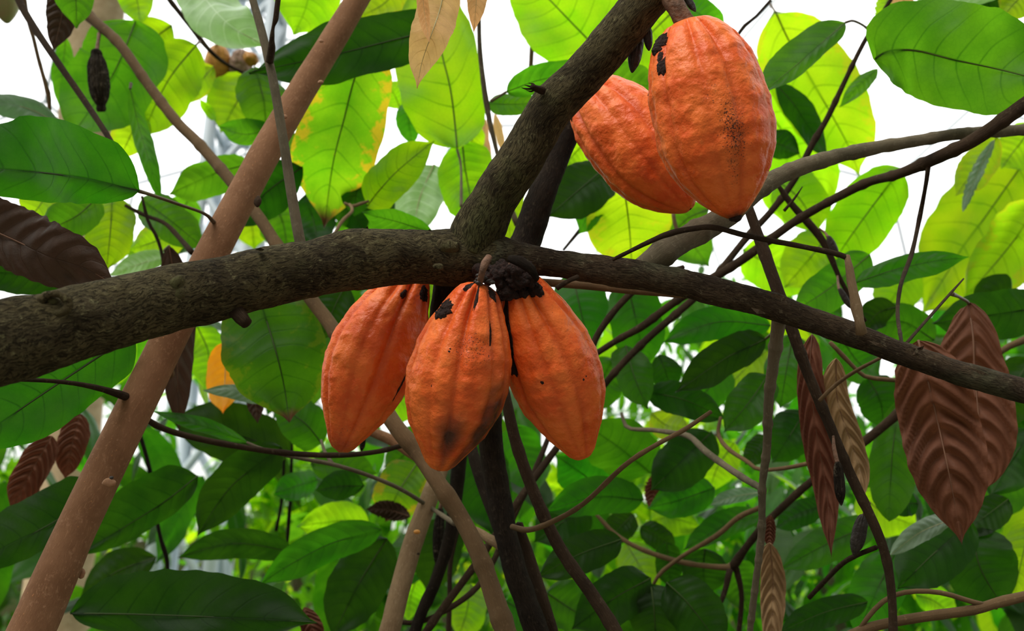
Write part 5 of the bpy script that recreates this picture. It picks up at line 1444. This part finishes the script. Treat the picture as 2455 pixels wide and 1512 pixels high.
 ('deep', (62, 60), (1.6, 1.55), [(2475, 1030), (2420, 1110), (2372, 1190)], 'dark green leaf at the frame edge next to the dried brown pair', dict(prof='b')),
 ('lime', (42, 40), (1.7, 1.7), [(2470, 1250), (2450, 1340), (2430, 1430)], 'lime leaf at the frame edge near the bottom corner', dict(prof='b')),
 ('lime', (34, 30), (1.9, 1.9), [(2195, 1425), (2240, 1440), (2290, 1480)], 'yellow-flecked lime leaf under the arching bottom twig', dict(prof='b')),
 ('deep', (27, 27), (1.5, 1.5), [(2200, 1205), (2165, 1210), (2135, 1225)], 'small round dark leaf behind the tall green leaf', dict(prof='b')),
 ('lime', (46, 46), (1.9, 1.9), [(2060, 1180), (2120, 1230), (2200, 1260)], 'lime leaf lit through under the tall green leaf', dict(prof='b')),
 ('deep', (48, 46), (1.6, 1.6), [(2080, 905), (2110, 960), (2120, 1030)], 'dark leaf between the straw dried leaf and the ribbed one', dict(prof='b')),
 ('mid', (44, 46), (1.6, 1.58), [(1900, 800), (1885, 890), (1870, 980)], 'green leaf between the knobbly stem and the falling dark stem', dict(prof='b')),
 ('deep', (48, 48), (1.6, 1.58), [(1930, 985), (1890, 1050), (1850, 1110)], 'dark green leaf just behind the knobbly stem', dict(prof='b')),
 ('mid', (45, 45), (1.75, 1.72), [(2020, 815), (2060, 870), (2110, 900)], 'green leaf close beneath the side limb by the dried leaves', dict(prof='b')),
 ('deep', (50, 50), (1.55, 1.55), [(2470, 860), (2420, 950), (2400, 1040)], 'dark leaf at the frame edge under the end of the side limb', dict(prof='b')),
 ('mid', (50, 48), (1.8, 1.8), [(2450, 1140), (2400, 1180), (2330, 1200)], 'green leaf behind the small dark leaf at the frame edge', dict(prof='b')),
 ('lime', (14, 14), (1.3, 1.3), [(1030, 660), (1033, 760), (1030, 880)], 'sliver of a lime leaf between the tilted fruit and the dark stub', dict()),
 # --- further back, filling the gaps of the upper half
 ('deep', (46, 46), (1.95, 1.9), [(735, 465), (752, 530), (765, 600)], 'dark leaf deep behind the tip of the mottled leaf', dict(prof='b')),
 ('green', (46, 44), (2.0, 1.95), [(930, 460), (870, 520), (800, 580)], 'green leaf low behind the contorted pale twig', dict(prof='b')),
 ('deep', (50, 48), (2.05, 2.0), [(975, 430), (935, 500), (905, 580)], 'dark leaf between the lime hooked leaf and the pale ribbed leaf', dict(prof='b')),
 ('green', (50, 50), (2.0, 2.0), [(650, 470), (680, 540), (690, 620)], 'green leaf low between the slender stem and the grey-green stem', dict(prof='b')),
 ('deep', (44, 42), (1.95, 1.95), [(770, 430), (820, 470), (880, 560)], 'shaded leaf behind the yellow-mottled leaf beside the forked pale twig', dict(prof='b')),
 ('lime', (34, 32), (1.8, 1.8), [(1232, 400), (1218, 490), (1225, 590)], 'lime leaf in the angle between the fork and the leaning stem', dict(prof='b')),
 ('lime', (62, 58), (2.2, 2.2), [(1780, 600), (1860, 640), (1960, 690)], 'lime leaf behind the falling dark stem and the wiry twig', dict(prof='b')),
 ('green', (55, 55), (2.1, 2.1), [(1560, 480), (1640, 560), (1700, 640)], 'green leaf behind the grey limb under the slanting fruit', dict(prof='b')),
 ('lime', (40, 40), (2.2, 2.2), [(170, 480), (130, 520), (60, 560)], 'lime leaf low behind the shaded leaf and the palm trunk', dict(prof='b')),
 ('green', (40, 40), (2.2, 2.2), [(455, 470), (430, 530), (420, 600)], 'green leaf behind the slanting stalk of the big dark leaf', dict(prof='b')),
 ('lime', (45, 45), (2.3, 2.3), [(560, 470), (600, 530), (610, 600)], 'lime leaf glimpsed just above the mossy branch behind the reddish stem', dict(prof='b')),
 ('lime', (60, 60), (2.3, 2.3), [(1950, 380), (1900, 450), (1880, 540)], 'lime leaf behind the short dead spike', dict(prof='b')),
 ('mid', (50, 50), (2.2, 2.2), [(810, 690), (850, 790), (870, 900)], 'green leaf hidden mostly by the tilted fruit', dict(prof='b')),
 ('lime', (55, 50), (2.35, 2.5), [(2440, 430), (2380, 520), (2380, 640)], 'lime leaf behind the yellow-lime leaf at the frame edge', dict(prof='b')),
]
for rec in LV:
    mt, ws, dd, mid, lb, kw = rec
    leaf(mt, ws, dd, mid, lb, **kw)

# ------------------------------------------------------------------ the thicket behind: more leaves of the same trees
R = random.Random(12)
PROT = []
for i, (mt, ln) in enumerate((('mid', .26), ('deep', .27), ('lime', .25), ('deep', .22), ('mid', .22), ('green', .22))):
    wd = ln * R.uniform(.17, .21)
    keep = CAM.copy()
    CAM = Vector((0, 0, 10))                     # blade built lying flat, its underside down
    pts = [Vector((0, 0, 0)), Vector((0, ln * .33, -.006)), Vector((0, ln * .66, -.022)), Vector((0, ln, -.055))]
    V, F, U, ST = leaf_blade(pts, wd, wd, 'b', 0.0, seed=500 + i, nv=24, h=5)
    CAM = keep
    me = bpy.data.meshes.new('thicket_leaf')
    me.from_pydata([tuple(v) for v in V], [], F)
    ul = me.uv_layers.new(name='UVMap')
    idx = [0] * len(me.loops)
    me.loops.foreach_get('vertex_index', idx)
    flat = []
    for q in idx: flat.extend(U[q])
    ul.data.foreach_set('uv', flat)
    me.polygons.foreach_set('use_smooth', [True] * len(me.polygons))
    me.materials.append(M[mt])
    PROT.append(me)

# gaps through which the sky shows: (x, y, radius)
HOLES = [(905, 1245, 48), (960, 1310, 40), (950, 930, 40), (425, 1250, 42), (400, 1330, 30), (1475, 985, 45), (1545, 1020, 60), (1380, 560, 75),
         (1950, 590, 60), (2160, 700, 55), (1830, 840, 40), (690, 1040, 40), (665, 1230, 55), (1350, 1300, 26), (1370, 1440, 30), (1150, 1440, 60), (1820, 560, 45), (2140, 600, 60),
         (2170, 900, 40), (1990, 1420, 60), (2380, 1290, 45), (2290, 1490, 60), (330, 560, 40), (1760, 1430, 40), (1320, 580, 40), (1440, 600, 40), (2150, 520, 60)]
FILL = 0


def thicket_leaf(x, y, d, me, size=1.0):
    global FILL
    FILL += 1
    o = bpy.data.objects.new('thicket_leaf', me)
    COL.objects.link(o)
    o.location = P(x, y, d)
    yaw = R.uniform(0, 2 * PI)
    o.rotation_euler = (R.uniform(-1.35, -.25), R.uniform(-.5, .5), yaw)
    o.scale = (size,) * 3
    tag(o, 'shaded green leaf in the thicket behind the branches and larger leaves', 'leaf', 'thicket leaves behind the branches')


TL = []
n = 0
tries = 0
while n < 235 and tries < 9000:
    tries += 1
    x = R.uniform(-60, 2515)
    y = R.uniform(700, 1580) if R.random() < .86 else R.uniform(520, 800)
    if y < 640 and x > 1250 and x < 2250: continue
    d = R.uniform(2.1, 3.6)
    hit = any((x - a) ** 2 + (y - b) ** 2 < (r + 150 / d * 1.0) ** 2 for a, b, r in HOLES)
    if hit: continue
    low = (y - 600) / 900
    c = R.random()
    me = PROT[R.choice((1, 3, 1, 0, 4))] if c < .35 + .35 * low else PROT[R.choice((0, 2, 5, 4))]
    q = P(x, y, d)
    if any((q - o_).length < .20 for o_ in TL): continue
    TL.append(q)
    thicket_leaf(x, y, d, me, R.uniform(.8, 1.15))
    n += 1


# ------------------------------------------------------------------ trees far behind
def far_tree(label, x, y, d, rad, nleaf, mat, seed, size=.2):
    """A tree at the place where the photograph shows its crown: trunk and foliage."""
    c = P(x, y, d)
    rr = random.Random(seed)
    foot = Vector((c.x + rr.uniform(-.3, .3), c.y + .2, -.1))
    root = empty('distant_tree', foot)
    tag(root, label, 'tree', 'trees far behind the thicket')
    V, F, U = [], [], []
    for k in range(int(nleaf * 1.35)):
        while True:
            q = Vector((rr.uniform(-1, 1), rr.uniform(-1, 1), rr.uniform(-1, 1)))
            if .25 < q.length < 1: break
        p = c + Vector((q.x * rad, q.y * rad * .7, q.z * rad * .85))
        ln = size * rr.uniform(.7, 1.4)
        wd = ln * .36
        yaw, pit = rr.uniform(0, 6.28), rr.uniform(-1.3, .1)
        t = Vector((math.cos(yaw) * math.cos(pit), math.sin(yaw) * math.cos(pit), math.sin(pit)))
        s = t.cross(Vector((0, 0, 1)))
        if s.length < .1: s = Vector((1, 0, 0))
        s.normalize()
        nn = s.cross(t)
        s = (s * math.cos(rr.uniform(-.6, .6)) + nn * math.sin(rr.uniform(-.6, .6))).normalized()
        b = len(V)
        sh = [(0, 0, .5), (.3, .42, .9), (.3, 0, .5), (.3, -.42, .1), (.65, .4, .9), (.65, 0, .5), (.65, -.4, .1), (1, 0, .5)]
        for (a, w_, uu) in sh:
            V.append(p + t * (ln * a) + s * (wd * w_) - nn * (.05 * ln * a * a + abs(w_) * .03 * ln))
            U.append((uu, a))
        F += [(b, b + 2, b + 1), (b, b + 3, b + 2), (b + 1, b + 2, b + 5, b + 4), (b + 2, b + 3, b + 6, b + 5), (b + 4, b + 5, b + 7), (b + 5, b + 6, b + 7)]
    o = mesh('foliage', V, F, M[mat], root, c, uvs=U)
    tr = limb('trunk', [(foot, .07), (foot.lerp(c, .5) + Vector((.06, 0, 0)), .055), (c, .035)], M['bark_grey'], root, foot, nseg=12, rough=.1, rscale=12)



def leaf_cloud(name, spots, mat, size, rr, parent=None):
    """One mesh of simple leaves at the given spots."""
    V, F, U = [], [], []
    for p in spots:
        ln = size * rr.uniform(.7, 1.4)
        wd = ln * .36
        yaw, pit = rr.uniform(0, 6.28), rr.uniform(-1.2, .1)
        t = Vector((math.cos(yaw) * math.cos(pit), math.sin(yaw) * math.cos(pit), math.sin(pit)))
        s = t.cross(Vector((0, 0, 1))).normalized()
        nn = s.cross(t)
        al = rr.uniform(-.6, .6)
        s = (s * math.cos(al) + nn * math.sin(al)).normalized()
        b = len(V)
        for (a, w_, uu) in ((0, 0, .5), (.3, .42, .9), (.3, 0, .5), (.3, -.42, .1), (.65, .4, .9), (.65, 0, .5), (.65, -.4, .1), (1, 0, .5)):
            V.append(p + t * (ln * a) + s * (wd * w_) - nn * (.05 * ln * a * a + abs(w_) * .03 * ln))
            U.append((uu, a))
        F += [(b, b + 2, b + 1), (b, b + 3, b + 2), (b + 1, b + 2, b + 5, b + 4), (b + 2, b + 3, b + 6, b + 5), (b + 4, b + 5, b + 7), (b + 5, b + 6, b + 7)]
    return mesh(name, V, F, mat, parent, V[0], uvs=U)


def build_slope():
    """The planted bank that rises behind the trees."""
    v, f = [], []
    n = 60
    def hgt(x, y):
        k = max(0.0, min(1.0, (y - 9.0) / 9.0))
        return -0.1 + 4.6 * k * k * (3 - 2 * k) + .5 * noise.noise(Vector((x * .35, y * .35, 2)))
    for j in range(n + 1):
        for i in range(n + 1):
            x, y = -22 + 44 * i / n, 8.5 + 14 * j / n
            v.append(Vector((x, y, hgt(x, y))))
    for j in range(n):
        for i in range(n):
            a = j * (n + 1) + i
            f.append((a, a + 1, a + n + 2, a + n + 1))
    o = mesh('hills', v, f, M['soil'])
    o['kind'] = 'structure'
    rr = random.Random(77)
    sp = []
    for k in range(3500):
        x, y = rr.uniform(-14, 14), rr.uniform(9.5, 19)
        sp.append(Vector((x, y, hgt(x, y) + rr.uniform(.0, .75))))
    g = leaf_cloud('undergrowth', sp, M['green'], .34, rr)
    g.data.materials.append(M['yellow'])
    for i, q in enumerate(g.data.polygons):
        q.material_index = 1 if (i // 6) % 4 == 0 else 0
    tag(g, 'green and yellowish undergrowth covering the bank far behind the trees', 'undergrowth', None, 'stuff')


build_slope()


def build_shade_foliage():
    """Unseen leaves added above and beside the view to shade the thicket and stem."""
    rr = random.Random(5)
    sp = []
    while len(sp) < 1200:
        x, y = rr.uniform(-3.6, 3.6), rr.uniform(2.9, 6.0)
        top = 1.5 + y * math.tan(math.radians(41.5))
        if -3.3 < x < -1.6 and y > 4.2: continue          # the palm stands here
        sp.append(Vector((x, y, top + rr.uniform(.15, 1.0))))
    while len(sp) < 1750:
        sp.append(Vector((rr.uniform(-3.6, 3.6), rr.uniform(-.15, 1.35), rr.uniform(3.85, 4.6))))  # strip added above the camera to keep sun off the thicket
    for k in range(150):                             # low leaves added out of view to shade the stem's foot
        a_, r_ = rr.uniform(0, 6.28), .42 * math.sqrt(rr.random())
        sp.append(Vector((-1.2 + r_ * math.cos(a_), .12 + r_ * math.sin(a_), 2.8 + rr.uniform(-.12, .12))))
    g = leaf_cloud('shade_foliage', sp, M['deep'], .25, rr)  # out of view, added only to block sky and sun
    tag(g, 'unseen leaves added overhead to shade the thicket', 'foliage', None, 'stuff')


build_shade_foliage()

FT = [
 ('blurred dark tree low in the bottom corner beyond the reddish stem', 90, 1330, 6.0, .85, 520, 'green', 1),
 ('blurred lime tree showing between the reddish stem and the tilted fruit', 700, 1180, 7.3, .65, 520, 'lime', 2),
 ('blurred tree far below the middle fruit between dark stems', 1080, 1400, 4.7, .8, 480, 'green', 3),
 ('blurred pale tree seen low through the gap of the leaning stems', 1330, 1330, 7.6, .9, 480, 'yellow', 4),
 ('blurred lime tree behind the dark hanging leaves at the bottom', 1600, 1230, 6.4, .9, 620, 'lime', 5),
 ('blurred tree behind the dried leaves and the knobbly stem', 1960, 1280, 4.7, .85, 560, 'green', 6),
 ('blurred pale tree in the bottom corner beyond the brown branch', 2330, 1390, 6.8, 1.0, 520, 'yellow', 7),
 ('blurred green tree behind the big dried brown leaves', 2420, 980, 5.9, .7, 520, 'green', 8),
 ('blurred green tree behind the very large leaf under the mossy branch', 160, 950, 7.6, 1.0, 420, 'green', 9),
 ('blurred green tree behind the side limb and its crossing twigs', 1700, 880, 7.9, 1.0, 420, 'green', 10),
 ('blurred lime tree low behind the pale ribbed dried leaf', 1830, 1490, 8.6, .9, 480, 'lime', 12),
]
for a in FT:
    far_tree(*a)
